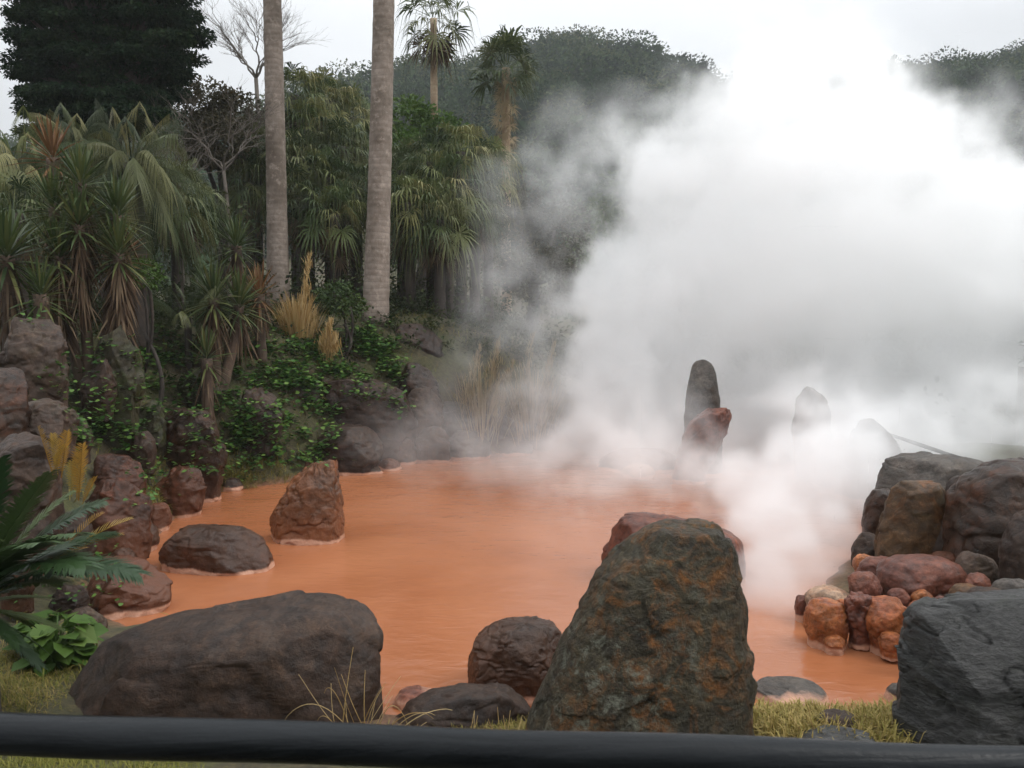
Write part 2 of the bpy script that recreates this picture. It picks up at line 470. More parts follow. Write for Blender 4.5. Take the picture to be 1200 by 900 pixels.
# black rail
m, n, bs, out = nodes_of('black_lacquer')
tcn = n.nodes.new('ShaderNodeTexCoord'); mp = n.nodes.new('ShaderNodeMapping'); mp.inputs['Scale'].default_value = (2.5, 30, 30); n.links.new(tcn.outputs['Object'], mp.inputs[0])
g1 = noise_node(n, mp.outputs[0], 1.0, 6, .6, .6); g2 = noise_node(n, tcn.outputs['Object'], 120, 3)
n.links.new(mixc(n, mrange(n, g1, .3, .7), (.003, .004, .005), (.013, .015, .017)), bs.inputs['Base Color'])
n.links.new(mrange(n, g1, .3, .7, .22, .5), bs.inputs['Roughness']); bs.inputs['Specular IOR Level'].default_value = .16
bp = n.nodes.new('ShaderNodeBump'); bp.inputs['Strength'].default_value = .6; bp.inputs['Distance'].default_value = .006
n.links.new(mth(n, 'ADD', g1, mth(n, 'MULTIPLY', g2, .2)), bp.inputs['Height']); n.links.new(bp.outputs[0], bs.inputs['Normal']); MATS['rail'] = m

# ------------------------------------------------------------------ ground, pond, hills
SHORE_PX = [(255, 715), (150, 738), (95, 705), (172, 640), (205, 605), (245, 578), (330, 566), (450, 545), (560, 535), (700, 531), (850, 531), (960, 545), (1010, 580),
            (1010, 640), (960, 690), (955, 735), (1060, 745), (1090, 800), (1040, 845), (960, 848), (880, 844), (600, 832), (470, 838), (300, 800), (180, 770)]
SHORE = np.array([[P(x, y, YG(y))[0], YG(y)] for x, y in SHORE_PX])


def poly_sd(x, y):
    """Signed distance to the pond's edge, negative inside."""
    x = np.asarray(x, float); y = np.asarray(y, float)
    d = np.full(x.shape, 1e9); inside = np.zeros(x.shape, bool)
    n = len(SHORE)
    for i in range(n):
        a, b = SHORE[i], SHORE[(i + 1) % n]; e = b - a
        t = np.clip(((x - a[0]) * e[0] + (y - a[1]) * e[1]) / (e @ e), 0, 1)
        d = np.minimum(d, np.hypot(x - a[0] - t * e[0], y - a[1] - t * e[1]))
        c = ((a[1] > y) != (b[1] > y)) & (x < (b[0] - a[0]) * (y - a[1]) / (b[1] - a[1] + 1e-12) + a[0])
        inside ^= c
    return np.where(inside, -d, d)


def ghash(x, y):
    return (np.sin(x * 1.7 + 1.3 * np.sin(y * 1.1)) * np.cos(y * 1.9 + .7 * np.sin(x * 2.3)) * .5 + np.sin(x * 4.1 + y * 3.3) * np.cos(y * 4.7 - x * 1.2) * .25)


def gz_full(x, y):
    x = np.asarray(x, float); y = np.asarray(y, float)
    d = poly_sd(x, y)
    near = sstep(4.8, 1.6, y)
    Hb = .26 + 2.3 * sstep(4.8, 13.0, y) * (1 - .92 * sstep(-2.2, 3.5, x))       # bank height
    z = np.where(d < 0, np.maximum(-.5, d * .8), .02 + Hb * (1 - (1 - np.clip(d / 2.8, 0, 1)) ** 1.8))
    z = z * (1 - near) + 1.02 * near
    z = z + np.where(d > 0, ghash(x, y) * .12 * sstep(0, 1.5, d) * (1 - near), 0)
    z = z + .9 * sstep(17, 30, y) * (1 - sstep(60, 100, y))
    return z


_tx, _ty = np.arange(-22, 26.01, .06), np.arange(-1, 40.01, .06)
_TAB = gz_full(*np.meshgrid(_tx, _ty))


def gz(x, y):
    x = np.asarray(x, float); y = np.asarray(y, float)
    if x.size and (x.min() < -22 or x.max() > 25.9 or y.min() < -1 or y.max() > 39.9): return gz_full(x, y)
    fx = (x + 22) / .06; fy = (y + 1) / .06
    i = np.clip(fx.astype(int), 0, len(_tx) - 2); j = np.clip(fy.astype(int), 0, len(_ty) - 2); a = fx - i; b = fy - j
    return _TAB[j, i] * (1 - a) * (1 - b) + _TAB[j, i + 1] * a * (1 - b) + _TAB[j + 1, i] * (1 - a) * b + _TAB[j + 1, i + 1] * a * b


def axis(lo, hi, core_lo, core_hi, step, grow=1.25):
    a = list(np.arange(core_lo, core_hi + 1e-6, step)); s = step
    while a[-1] < hi: s *= grow; a.append(min(hi, a[-1] + s))
    s = step
    while a[0] > lo: s *= grow; a.insert(0, max(lo, a[0] - s))
    return np.array(a)


gx = axis(-1500, 1500, -11, 12, .14); gy = axis(-300, 2500, -1, 24, .14)
XX, YY = np.meshgrid(gx, gy, indexing='xy')
ZZ = gz(XX, YY)
mb = MB(); nx, ny = len(gx), len(gy)
i = np.arange(nx - 1)[None] + (np.arange(ny - 1) * nx)[:, None]; i = i.ravel()
mb.add(np.stack([XX.ravel(), YY.ravel(), ZZ.ravel()], 1), np.stack([i, i + 1, i + nx + 1, i + nx], 1))
g = mb.build('ground', MATS['soil'], origin=(0, 0, 0), smooth=True)
tag(g, 'mossy brown earth bank around the orange pond', 'ground', kind='structure')

mb = MB()
wx, wy = np.arange(-6, 9.01, .25), np.arange(4, 18.01, .25)
XX, YY = np.meshgrid(wx, wy); near_w = poly_sd(XX, YY) < .5; nx = len(wx)
qd = [(j * nx + k, j * nx + k + 1, (j + 1) * nx + k + 1, (j + 1) * nx + k) for j in range(len(wy) - 1) for k in range(nx - 1) if near_w[j:j + 2, k:k + 2].any()]
used = sorted({q for f_ in qd for q in f_}); mp_ = {q: n_ for n_, q in enumerate(used)}
mb.add([(XX.ravel()[q], YY.ravel()[q], 0) for q in used], [[mp_[q] for q in f_] for f_ in qd])
wtr = mb.build('pond_water', MATS['water'], smooth=True)
tag(wtr, 'opaque orange red hot spring water filling the pond', 'water', kind='structure')

# hills
CREST = [(-900, 190), (-300, 185), (0, 175), (200, 165), (330, 150), (385, 122), (415, 100), (450, 88), (500, 76), (560, 66), (600, 58), (640, 44), (670, 40), (710, 46), (750, 54), (778, 72), (796, 92),
         (830, 100), (880, 110), (940, 104), (1015, 90), (1050, 86), (1090, 82), (1130, 73), (1165, 60), (1200, 48), (1300, 22), (1500, 0), (2100, -20)]
HY = 210.0
cxs = np.array([P(a, b, HY)[0] for a, b in CREST]); czs = np.array([P(a, b, HY)[2] for a, b in CREST]) - 10.5


def hz(x, y):
    t = np.clip((np.asarray(y, float) - 60) / (HY - 60), 0, 2)
    ridge = np.interp(np.asarray(x, float) * (HY / np.maximum(y, 60)) ** .35, cxs, czs)
    prof = np.where(t < 1, sstep(-.15, 1.0, t) * .9 + .1 * t, 1 - .35 * (t - 1))
    fold = 3.2 * np.sin(x * .045 + 1.0) * np.sin(y * .03) * np.clip(1 - np.abs(t - .5) * 1.6, 0, 1)
    return ridge * prof + fold + 1


hx = np.linspace(-330, 420, 120); hy = np.linspace(58, 420, 70)
XX, YY = np.meshgrid(hx, hy); ZZ = hz(XX, YY); ZZ[0] = -3
mb = MB(); nx, ny = 120, 70
i = (np.arange(nx - 1)[None] + (np.arange(ny - 1) * nx)[:, None]).ravel()
mb.add(np.stack([XX.ravel(), YY.ravel(), ZZ.ravel()], 1), np.stack([i, i + 1, i + nx + 1, i + nx], 1))
tag(mb.build('hills', MATS['soil'], origin=(0, 60, 0), smooth=True), 'steep wooded hills rising behind the steam and palms', 'hills', kind='structure')

mb = MB(); K = 2600
yy = 70 + (HY + 15 - 70) * RNG.random(K) ** .7; xx = (RNG.random(K) - .46) * 1.45 * yy
yy[:170] = HY + RNG.normal(0, 4, 170); xx[:170] = RNG.uniform(-140, 150, 170)
for x, y in zip(xx, yy):
    s = random.choice([2.2, 3.0, 3.8, 5.0]) * random.uniform(.8, 1.2) * (1 if y > 120 else .8)
    z = float(hz(x, y)); base = random.random() * .85
    nl = int(70 * s * (1 if y > 190 else .75)); sz = .62 if y > 120 else .5
    for k in range(1 + (s > 3)):
        ball_leaves(mb, (x + random.uniform(-1.5, 1.5), y, z + s * .55 + random.uniform(-.6, 1.4)), (s, s, s * .8), nl, sz, LEAF, (base, min(1, base + .15)), .2)
        ball_leaves(mb, (x, y, z + s * .4), (s * .7, s * .7, s * .6), 26, s * .5, LEAF, (base * .8, min(1, base * .8 + .1)), .5)
fo = mb.build('hillside_forest', MATS['hill_leaf'], origin=(0, 60, 0))
tag(fo, 'dense grey green forest canopy covering the far hills', 'forest', kind='stuff')

# ------------------------------------------------------------------ rocks
def rock(name, rows, Y, mat, label, group=None, dr=.8, e=2.3, amp=.06, cuts=7, res=56, seed=0, lean=0.0, cat='rock', sink=.25, ridged=.0, cutd=(.80, .97), crack=0, ledge=0, planes=(), frac=1.7):
    """A boulder from its silhouette rows (photo y, left x, right x) standing at depth Y, with its own real depth."""
    r = random.Random(seed * 13 + len(label))
    pts = [(P(a, y, Y), P(b, y, Y)) for y, a, b in rows]
    zs = np.array([p[0].z for p in pts]); xl = np.array([p[0].x for p in pts]); xr = np.array([p[1].x for p in pts])
    zs, xl, xr = zs[::-1], xl[::-1], xr[::-1]
    H = zs[-1] - zs[0]; zb = zs[0] - sink * H * .6 - .05
    nh, na = res, int(res * 1.5)
    t = np.linspace(0, 1, nh); tt = .5 - .5 * np.cos(t * np.pi) * np.abs(np.cos(t * np.pi)) ** .0
    z = zb + (zs[-1] - zb) * (1 - (1 - t) ** 1.25)
    zc = np.clip(z, zs[0], zs[-1])
    L = np.interp(zc, zs, xl); Rr = np.interp(zc, zs, xr)
    ker = np.array([1, 2, 3, 2, 1.]); ker /= ker.sum()
    for A in (L, Rr): A[2:-2] = np.convolve(A, ker, 'valid')
    cx = (L + Rr) / 2; hw = (Rr - L) / 2
    hwm = hw.max(); top = np.sqrt(np.clip((1 - (np.arange(nh) / (nh - 1))) * nh / 3.0, 0, 1)); top[-1] = .0
    dep = np.minimum(dr * hwm, dr * (.35 * hwm + .65 * hw)) * np.maximum(top, .02)
    hw = hw * np.where(np.arange(nh) < nh - 1, 1, .1)
    a = np.arange(na) / na * 2 * np.pi
    ca, sa = np.cos(a), np.sin(a)
    X = cx[:, None] + hw[:, None] * np.sign(ca) * np.abs(ca) ** (2 / e)
    Yy = Y + dep[:, None] * np.sign(sa) * np.abs(sa) ** (2 / e) + lean * (z - zb)[:, None]
    Zz = np.repeat(z[:, None], na, 1)
    V = np.stack([X.ravel(), Yy.ravel(), Zz.ravel()], 1)
    C = np.array([cx.mean(), Y, (zs[0] + zs[-1]) / 2])
    size = max(hwm, H * .5)
    # chiselled faces: slice with planes
    for k in range(cuts):
        nrm = np.array([r.uniform(-1, 1), r.uniform(-1.3, .5), r.uniform(-.15, 1.0)])
        if k < cuts * .35: nrm[1] = -abs(nrm[1]) - .5
        nrm /= np.linalg.norm(nrm)
        pr = (V - C) @ nrm; lim = pr.max() * r.uniform(*cutd)
        over = np.maximum(pr - lim, 0); V = V - (over * .88)[:, None] * nrm
    for nx_, ny_, nz_, fr_ in planes:
        nrm = np.array([nx_, ny_, nz_]); nrm /= np.linalg.norm(nrm)
        pr = (V - C) @ nrm; over = np.maximum(pr - pr.max() * fr_, 0); V = V - (over * .93)[:, None] * nrm
    # noise displacement outward
    off = Vector((seed * 3.1, seed * 1.7, seed * 7.3))
    D = V - C; D /= np.linalg.norm(D, axis=1)[:, None] + 1e-9
    fr = 1.3 / size
    disp = np.empty(len(V))
    for q in range(len(V)):
        p = Vector(V[q]) * fr + off
        d = mn.fractal(p, .75, 2.1, 4) * .9
        d2 = abs(mn.noise(p * 2.3)); d -= max(0, .08 - d2) * 1.4 * (1 + ridged * 4)
        d += .22 * mn.fractal(p * 5.0, .8, 2.2, 3)
        if frac:
            pw = p * frac + mn.noise_vector(p * 2.0) * .35
            vd, vp = mn.voronoi(pw); q_ = vp[0]; gv = mn.noise_vector(q_ * 5.3 + off)
            wgt = min(1, (vd[1] - vd[0]) / .10)
            d += (gv.x * .7 + (pw - q_).dot(mn.noise_vector(q_ * 3.7)) * 1.6) * (.45 + .55 * wgt) - .22 * (1 - wgt)
        if crack:
            vd = mn.voronoi(p * crack + Vector((mn.noise(p * 3), mn.noise(p * 3 + off), 0)) * .5)[0]
            d -= max(0, 1 - (vd[1] - vd[0]) / .07) * .9
        if ledge:
            q_ = (p.z + p.x * .35 - p.y * .2) * ledge; d += .9 * ((q_ - math.floor(q_)) ** 2 - .5)
        if ridged: d += ridged * (mn.noise(Vector((p.x * 1.5, p.y * 1.5, p.z * 7 + p.x * 1.5))))
        disp[q] = d
    V = V + D * (disp * amp * size)[:, None]
    i0 = np.arange(na); i1 = (i0 + 1) % na
    Q = np.concatenate([np.stack([h * na + i0, h * na + i1, (h + 1) * na + i1, (h + 1) * na + i0], 1) for h in range(nh - 1)])
    n0 = len(V)
    tc_ = V[-na:].mean(0); bc = V[:na].mean(0)
    V = np.concatenate([V, [tc_], [bc]])
    T = np.concatenate([np.stack([(nh - 1) * na + i0, (nh - 1) * na + i1, np.full(na, n0)], 1), np.stack([i1, i0, np.full(na, n0 + 1)], 1)])
    mb = MB(); mb.add(V, Q, T)
    o = mb.build(name, MATS[mat], smooth=True)
    return tag(o, label, cat, group)


def oval(x0, x1, y0, y1, skew=0.0, flat=.75, sag=0.0):
    """Rows for a rounded boulder silhouette."""
    rows = []; cx, hw = (x0 + x1) / 2, (x1 - x0) / 2
    for f in (0, .05, .14, .28, .45, .65, .85, 1.0):
        ww = min(1, math.sqrt(max(0, 1 - (1 - f / .7) ** 2))) if f < .7 else 1 - (sag + .22) * ((f - .7) / .3) ** 2
        ww = max(ww, .22)
        ww = ww ** flat
        rows.append((y0 + f * (y1 - y0), cx + skew * (1 - f) * hw - hw * ww, cx + skew * (1 - f) * hw + hw * ww))
    return rows


def yz(py, z=0.0, half=.0):
    return YG(py, z) + half


# --- foreground
rock('standing_stone', [(621, 776, 834), (626, 762, 848), (638, 744, 858), (655, 727, 864), (680, 704, 871), (720, 680, 881), (770, 655, 884), (820, 634, 882), (868, 616, 879), (895, 612, 879)],
     4.75, 'lichen_rock', 'tall lichen covered standing stone with rusty patches, at the front of the pond', dr=.55, e=2.8, amp=.045, cuts=6, cutd=(.9, .99), frac=2.6, res=190, seed=1, lean=.08, cat='standing stone')
rock('boulder', [(712, 345, 392), (716, 318, 408), (725, 262, 424), (734, 205, 436), (744, 158, 444), (760, 112, 453), (792, 84, 461), (827, 64, 458), (866, 44, 446)],
     5.35, 'dark_rock', 'broad smooth dark boulder at the front left, widest of all the rocks', dr=.42, e=2.4, amp=.038, cuts=5, frac=1.3, res=170, seed=2, cat='boulder', lean=.1)
rock('boulder', [(731, 590, 640), (737, 572, 655), (748, 558, 662), (772, 549, 664), (800, 549, 660), (824, 556, 655)],
     5.75, 'dark_rock_wet', 'cracked round purplish boulder left of the tall lichen stone', dr=.8, e=2.5, amp=.05, cuts=8, res=110, seed=3, cat='boulder', crack=.75)
rock('rock', [(807, 540, 580), (813, 505, 605), (825, 482, 622), (845, 465, 628), (868, 455, 632)],
     5.2, 'dark_rock', 'low brown slab lying just above the black rail, below the cracked boulder', dr=.5, amp=.07, res=64, seed=4)
rock('rock', oval(455, 520, 809, 840), 5.55, 'red_rock', 'small reddish rock at the water edge between the broad boulder and the low slab', dr=.8, res=44, seed=5)
rock('rock', [(607, 738, 776), (613, 724, 802), (625, 717, 858), (634, 712, 870), (652, 706, 874), (674, 704, 871)],
     8.3, 'red_rock', 'salmon red rock in the water peeking out behind the tall lichen stone', dr=.6, res=64, seed=6, amp=.05)
rock('boulder', [(710, 1160, 1300), (717, 1128, 1315), (728, 1090, 1330), (742, 1076, 1340), (770, 1071, 1348), (805, 1068, 1350), (842, 1064, 1350), (887, 1060, 1355)],
     4.75, 'slate_rock', 'big cracked blue grey slate boulder in the bottom right corner', dr=.45, e=3.4, amp=.042, cuts=3, res=170, seed=7, cat='boulder', ridged=.05, lean=.1, crack=.45, ledge=1.7, planes=((-.15, -.75, .65, .62), (-.8, -.5, .1, .8), (.1, -1, -.05, .8)))
rock('rock', oval(878, 972, 795, 848, flat=.6), 5.62, 'grey_rock', 'flat mauve grey rock at the near water edge right of the tall lichen stone', dr=.8, res=48, seed=8, amp=.03, planes=((0, -.1, 1, .5),))
rock('rock', oval(1033, 1066, 802, 834, .3), 5.6, 'grey_rock', 'small grey rock wedged against the slate boulder beside the water', dr=.8, res=40, seed=9)
rock('rock', oval(955, 1012, 836, 862), 5.0, 'dark_rock', 'small dark rock poking out of the yellow grass', dr=.8, res=40, seed=10)
rock('rock', oval(935, 1035, 860, 880, flat=.5), 4.75, 'slate_rock', 'flat slate sliver in the grass just above the black rail', dr=.6, res=40, seed=11, amp=.03)

# --- right pile
RP = 'rocks heaped on the right bank'
rock('boulder', [(541, 1175, 1260), (550, 1150, 1290), (565, 1130, 1310), (590, 1118, 1320), (620, 1110, 1325), (650, 1108, 1325), (672, 1108, 1325)], 7.7, 'dark_rock_wet',
     'huge wet black brown boulder cut off by the right edge of the photo', RP, dr=.6, res=84, seed=12, cat='boulder', amp=.07)
rock('boulder', oval(1172, 1250, 596, 700, .1), 6.75, 'dark_rock', 'dark purplish boulder at the right edge in front of the huge wet one', RP, dr=.7, res=56, seed=13, cat='boulder')
rock('rock', [(564, 1062, 1098), (572, 1048, 1108), (590, 1040, 1116), (620, 1032, 1119), (650, 1028, 1115), (668, 1026, 1112)], 8.1, 'ochre_rock',
     'upright ochre brown slab leaning in the right hand rock pile', RP, dr=.5, res=64, seed=14, amp=.06, e=2.8)
rock('rock', [(534, 1058, 1120), (540, 1042, 1150), (552, 1034, 1165), (575, 1030, 1170), (600, 1030, 1170)], 9.4, 'grey_rock',
     'wide grey rock with a flat top behind the upright ochre slab', RP, dr=.7, res=60, seed=15, amp=.05)
rock('rock', oval(1011, 1052, 573, 634, .1), 8.7, 'dark_rock_wet', 'rounded purple brown rock left of the upright ochre slab', RP, dr=.8, res=48, seed=16)
rock('rock', oval(998, 1036, 625, 670), 8.5, 'dark_rock', 'dim greyish rock at the steam edge above the small red slab', RP, dr=.8, res=40, seed=17)
rock('rock', oval(1108, 1150, 558, 600), 8.6, 'dark_rock', 'small black stone between the ochre slab and the huge wet boulder', RP, dr=.8, res=40, seed=18)
rock('boulder', [(652, 1072, 1100), (657, 1045, 1116), (668, 1030, 1128), (682, 1026, 1132), (697, 1036, 1122), (710, 1050, 1105)], 7.1, 'red_rock',
     'oblong smooth brick red boulder in the right hand pile', RP, dr=.7, res=64, seed=19, cat='boulder', cuts=5, amp=.04)
rock('rock', [(654, 1020, 1052), (660, 1010, 1060), (672, 1006, 1062), (685, 1004, 1060)], 7.5, 'red_rock', 'red rock tucked behind the left end of the oblong red boulder', RP, dr=.7, res=44, seed=20)
rock('rock', [(671, 996, 1020), (676, 995, 1028), (688, 996, 1031), (702, 998, 1030)], 6.95, 'red_rock', 'small square red slab above the orange stones', RP, dr=.8, res=44, seed=21, e=3.5, cuts=9)
rock('rock', oval(1088, 1126, 647, 668), 7.6, 'red_brown_rock', 'small reddish stone behind the oblong red boulder', RP, dr=.8, res=40, seed=22)
rock('rock', oval(1118, 1169, 647, 694), 7.1, 'brown_rock', 'round mauve brown rock right of the oblong red boulder', RP, dr=.8, res=48, seed=23, cuts=4)
rock('rock', oval(1112, 1158, 685, 712), 6.5, 'ochre_rock', 'small tan orange stone behind the slate boulder', RP, dr=.8, res=40, seed=24)
rock('rock', oval(1162, 1215, 679, 708), 6.3, 'grey_rock', 'pale grey stone on top of the slate boulder far right', RP, dr=.8, res=40, seed=25)
rock('rock', [(704, 955, 982), (710, 948, 990), (722, 943, 994), (735, 943, 993), (748, 948, 990)], 6.55, 'orange_rock', 'bright orange round stone, leftmost of three in a row at the water', RP, dr=.9, res=56, seed=26, amp=.06)
rock('rock', [(697, 995, 1018), (703, 990, 1022), (718, 989, 1023), (732, 992, 1022), (742, 996, 1020)], 6.5, 'red_rock', 'knobbly dark red stone, middle of three in a row at the water', RP, dr=.9, res=52, seed=27, amp=.16)
rock('rock', [(702, 1022, 1052), (708, 1015, 1060), (722, 1012, 1064), (738, 1012, 1064), (754, 1018, 1060)], 6.45, 'orange_rock', 'rusty orange stone, rightmost of three in a row at the water', RP, dr=.9, res=56, seed=28, amp=.08, e=2.9)
rock('rock', oval(931, 950, 697, 718), 7.1, 'red_rock', 'small red stone fading into the steam beside the orange stones', RP, dr=.9, res=36, seed=29)
rock('rock', oval(944, 999, 689, 716), 7.0, 'pale_rock', 'pale sulphur crusted stone behind the leftmost orange stone', RP, dr=.9, res=44, seed=30)
rock('rock', oval(1064, 1110, 705, 728), 6.3, 'orange_rock', 'little orange brown stone below the oblong red boulder', RP, dr=.9, res=36, seed=31)
for k, (x0, x1, y0, y1, Yk, mt) in enumerate([(1085, 1130, 612, 655, 8.0, 'dark_rock'), (1050, 1100, 630, 662, 8.6, 'dark_rock_wet'), (1125, 1180, 640, 690, 7.9, 'dark_rock'), (1160, 1215, 655, 700, 7.4, 'dark_rock_wet'), (1090, 1130, 690, 720, 6.9, 'dark_rock_wet'),
                                              (1130, 1190, 690, 735, 6.2, 'dark_rock'), (1060, 1100, 722, 745, 6.0, 'dark_rock')]):
    rock('rock', oval(x0, x1, y0, y1), Yk, mt, 'dark stone ' + ['under the upright ochre slab', 'below the ochre slab at its left foot', 'under the huge wet boulder', 'under the purplish boulder at the right edge', 'below the right end of the oblong red boulder', 'half hidden behind the top of the slate boulder', 'at the water between orange stones and slate boulder'][k], RP, dr=.9, res=32, seed=150 + k)

for k, (x0, x1, y0, y1, Yk, mt, lb) in enumerate([
    (1030, 1062, 742, 760, 6.25, 'orange_rock', 'small rusty stone at the waterline under the rightmost orange stone'), (1068, 1094, 692, 712, 6.75, 'orange_rock', 'small bright rust stone just below the oblong red boulder'),
    (1092, 1120, 700, 722, 6.55, 'red_rock', 'small red stone between the oblong red boulder and the slate boulder'), (1040, 1066, 690, 708, 6.8, 'red_rock', 'small red stone wedged above the rightmost orange stone'),
    (1000, 1026, 650, 668, 7.9, 'orange_rock', 'small orange stone at the edge of the steam above the square red slab'), (970, 1000, 700, 712, 6.9, 'orange_rock', 'small pale orange stone between the sulphur crusted stone and the knobbly one'),
    (1132, 1160, 672, 694, 6.7, 'red_rock', 'small red stone under the round mauve brown rock'), (965, 990, 745, 757, 6.4, 'orange_rock', 'half sunk orange stone at the foot of the leftmost orange stone')]):
    rock('rock', oval(x0, x1, y0, y1), Yk, mt, lb, RP, dr=.9, res=36, seed=230 + k, amp=.08)

# --- rocks standing in the pond
rock('rock', [(529, 370, 392), (536, 358, 398), (548, 352, 402), (560, 344, 405), (580, 332, 406), (600, 318, 405), (618, 310, 404), (632, 304, 403), (642, 306, 400)], 9.75, 'rust_rock',
     'pointed wet rust brown rock standing in the pond', 'rocks standing in the pond', dr=.55, e=2.6, amp=.06, cuts=11, res=100, seed=32, cutd=(.68, .9), crack=.9)
rock('rock', [(618, 225, 262), (623, 205, 285), (634, 194, 305), (650, 189, 316), (668, 192, 322), (684, 200, 320)], 8.65, 'dark_rock_wet',
     'low rounded dark rock with a pale rim in the pond below the pointed one', 'rocks standing in the pond', dr=.6, res=84, seed=33, amp=.06)
rock('rock', [(420, 818, 826), (425, 813, 834), (436, 810, 838), (455, 806, 842), (480, 803, 844), (500, 802, 845), (545, 800, 846)], 13.9, 'grey_rock',
     'tall tapering mauve grey stone standing in the steam', 'rocks in the steam', dr=.8, res=64, seed=34, amp=.04, cuts=6, cat='standing stone')
rock('rock', [(476, 838, 852), (480, 820, 860), (488, 812, 861), (500, 806, 856), (515, 800, 846), (530, 795, 838), (548, 790, 830), (562, 788, 826)], 13.1, 'red_rock',
     'slanting rust red rock in front of the tall grey stone in steam', 'rocks in the steam', dr=.55, res=64, seed=35, amp=.07)
rock('rock', oval(729, 768, 545, 560, flat=.6), 13.6, 'pale_rock', 'flat yellow crusted rock at the far water edge in the steam', 'rocks in the steam', dr=.9, res=36, seed=36)
rock('rock', oval(700, 800, 528, 556), 14.4, 'brown_rock', 'low dim rock bank behind the flat yellow rock', 'rocks in the steam', dr=.8, res=44, seed=37)
rock('rock', oval(929, 974, 453, 545), 13.2, 'brown_rock', 'rounded grey rock half lost in the steam right of the standing stone', 'rocks in the steam', dr=.8, res=44, seed=38)
rock('rock', [(490, 1012, 1022), (500, 1004, 1034), (520, 995, 1052), (545, 985, 1062), (580, 980, 1070)], 12.0, 'dark_rock', 'faint peaked dark rock in the steam left of the slanting pole', 'rocks in the steam', dr=.7, res=48, seed=39)
rock('rock', oval(955, 1005, 508, 570), 12.6, 'dark_rock_wet', 'faint low rock in the steam beside the rounded grey one', 'rocks in the steam', dr=.8, res=40, seed=40)

# --- left bank
LB = 'rocks lining the left bank'
L = [
    ('boulder', [(659, 95, 150), (664, 84, 175), (680, 80, 193), (700, 78, 197), (718, 84, 192), (738, 95, 165)], 7.35, 'red_brown_rock', 'red stained rock at the left water edge beside the cycad fronds', 64),
    ('rock', oval(58, 104, 684, 722), 6.9, 'dark_rock', 'round dark stone, upper of two beside the leafy green plant', 44),
    ('rock', oval(72, 124, 714, 742), 6.6, 'brown_rock', 'flat brown stone, lower of two beside the leafy green plant', 40),
    ('rock', [(561, 120, 150), (568, 104, 164), (585, 98, 176), (610, 96, 179), (636, 98, 177)], 8.6, 'red_brown_rock', 'rounded reddish brown rock at the left shore behind the cycad tips', 52),
    ('boulder', [(480, 205, 235), (487, 192, 255), (500, 186, 264), (525, 186, 268), (550, 195, 264), (575, 205, 258)], 11.9, 'dark_rock_wet', 'dark boulder with a red face on the left shore above the pond', 60),
    ('rock', [(545, 200, 222), (552, 188, 234), (570, 182, 238), (592, 180, 236), (612, 184, 232)], 11.0, 'red_brown_rock', 'wet brown rock at the water below the red faced boulder', 48),
    ('rock', oval(108, 168, 524, 592), 9.9, 'red_brown_rock', 'dull brown block left of the red faced boulder', 48),
    ('rock', [(502, 375, 425), (508, 362, 440), (522, 356, 446), (540, 356, 446), (556, 360, 440)], 14.1, 'dark_rock', 'grey rock on the far shore behind the tip of the pointed one', 48),
    ('boulder', [(440, 375, 420), (448, 362, 450), (458, 358, 470), (478, 362, 484), (502, 366, 488), (520, 370, 490)], 15.0, 'dark_rock', 'wide mauve grey boulder in thin mist at the back of the pond', 56),
    ('rock', oval(300, 340, 515, 550), 13.6, 'dark_rock', 'small dark rock on the far left shore beside yellow grass', 40),
    ('rock', [(424, 486, 502), (430, 474, 510), (446, 468, 514), (470, 466, 516), (500, 466, 518)], 15.7, 'dark_rock_wet', 'upright reddish topped rock in mist below the right tall palm', 48),
    ('boulder', [(502, 5, 35), (508, -15, 50), (525, -30, 60), (548, -40, 66), (575, -45, 68), (610, -45, 70)], 6.9, 'dark_rock', 'smooth dark grey boulder at the left edge behind the cycad', 64),
    ('rock', [(469, 30, 72), (476, 12, 82), (488, 2, 88), (502, -6, 88), (525, -10, 88)], 8.4, 'brown_rock', 'pale tan and brown rock above the smooth boulder at the left edge', 52),
    ('boulder', [(430, -20, 15), (438, -40, 26), (455, -50, 30), (480, -55, 30), (510, -55, 30)], 8.0, 'dark_rock_wet', 'dark reddish rounded boulder cut off by the left edge', 48),
    ('boulder', [(372, 20, 58), (380, 14, 70), (400, 8, 75), (430, 5, 76), (465, 5, 76)], 9.6, 'brown_rock', 'tall brown weathered block at the left edge under the yucca', 56),
    ('rock', [(364, 122, 145), (370, 118, 148), (384, 117, 148), (392, 120, 148), (400, 112, 156), (430, 106, 162), (470, 102, 164), (505, 100, 166)], 10.9, 'mossy_rock', 'mossy upright pillar of rock with a small cap stone, left bank', 60),
    ('rock', oval(95, 135, 418, 480), 10.6, 'dark_rock', 'squat dark rock at the left foot of the mossy pillar', 44),
    ('rock', oval(150, 195, 470, 530), 11.6, 'mossy_rock', 'olive brown rock between the mossy pillar and the red faced boulder', 44),
    ('rock', oval(60, 108, 480, 530), 9.2, 'dark_rock', 'dark rock above the orange tipped fronds', 44),
    ('rock', oval(268, 330, 455, 520), 13.3, 'dark_rock', 'dark rock hung with ivy on the left bank', 44),
    ('rock', oval(468, 520, 455, 505), 15.4, 'brown_rock', 'brown rock in mist at the back shore, right of the wide mauve boulder', 44),
    ('rock', oval(380, 450, 545, 560, flat=.6), 14.0, 'brown_rock', 'thin ledge of rock at the far waterline right of the pointed one', 36),
    ('rock', oval(430, 520, 380, 435), 17.0, 'dark_rock', 'dark rock face in shade behind the ivy at the palm foot', 48),
    ('rock', oval(330, 375, 440, 475), 14.6, 'grey_rock', 'dim grey rock under the ivy below the straw coloured plume', 40),
    ('rock', oval(210, 260, 430, 480), 13.2, 'mossy_rock', 'shaded rock behind the red faced boulder under the yucca', 40),
]
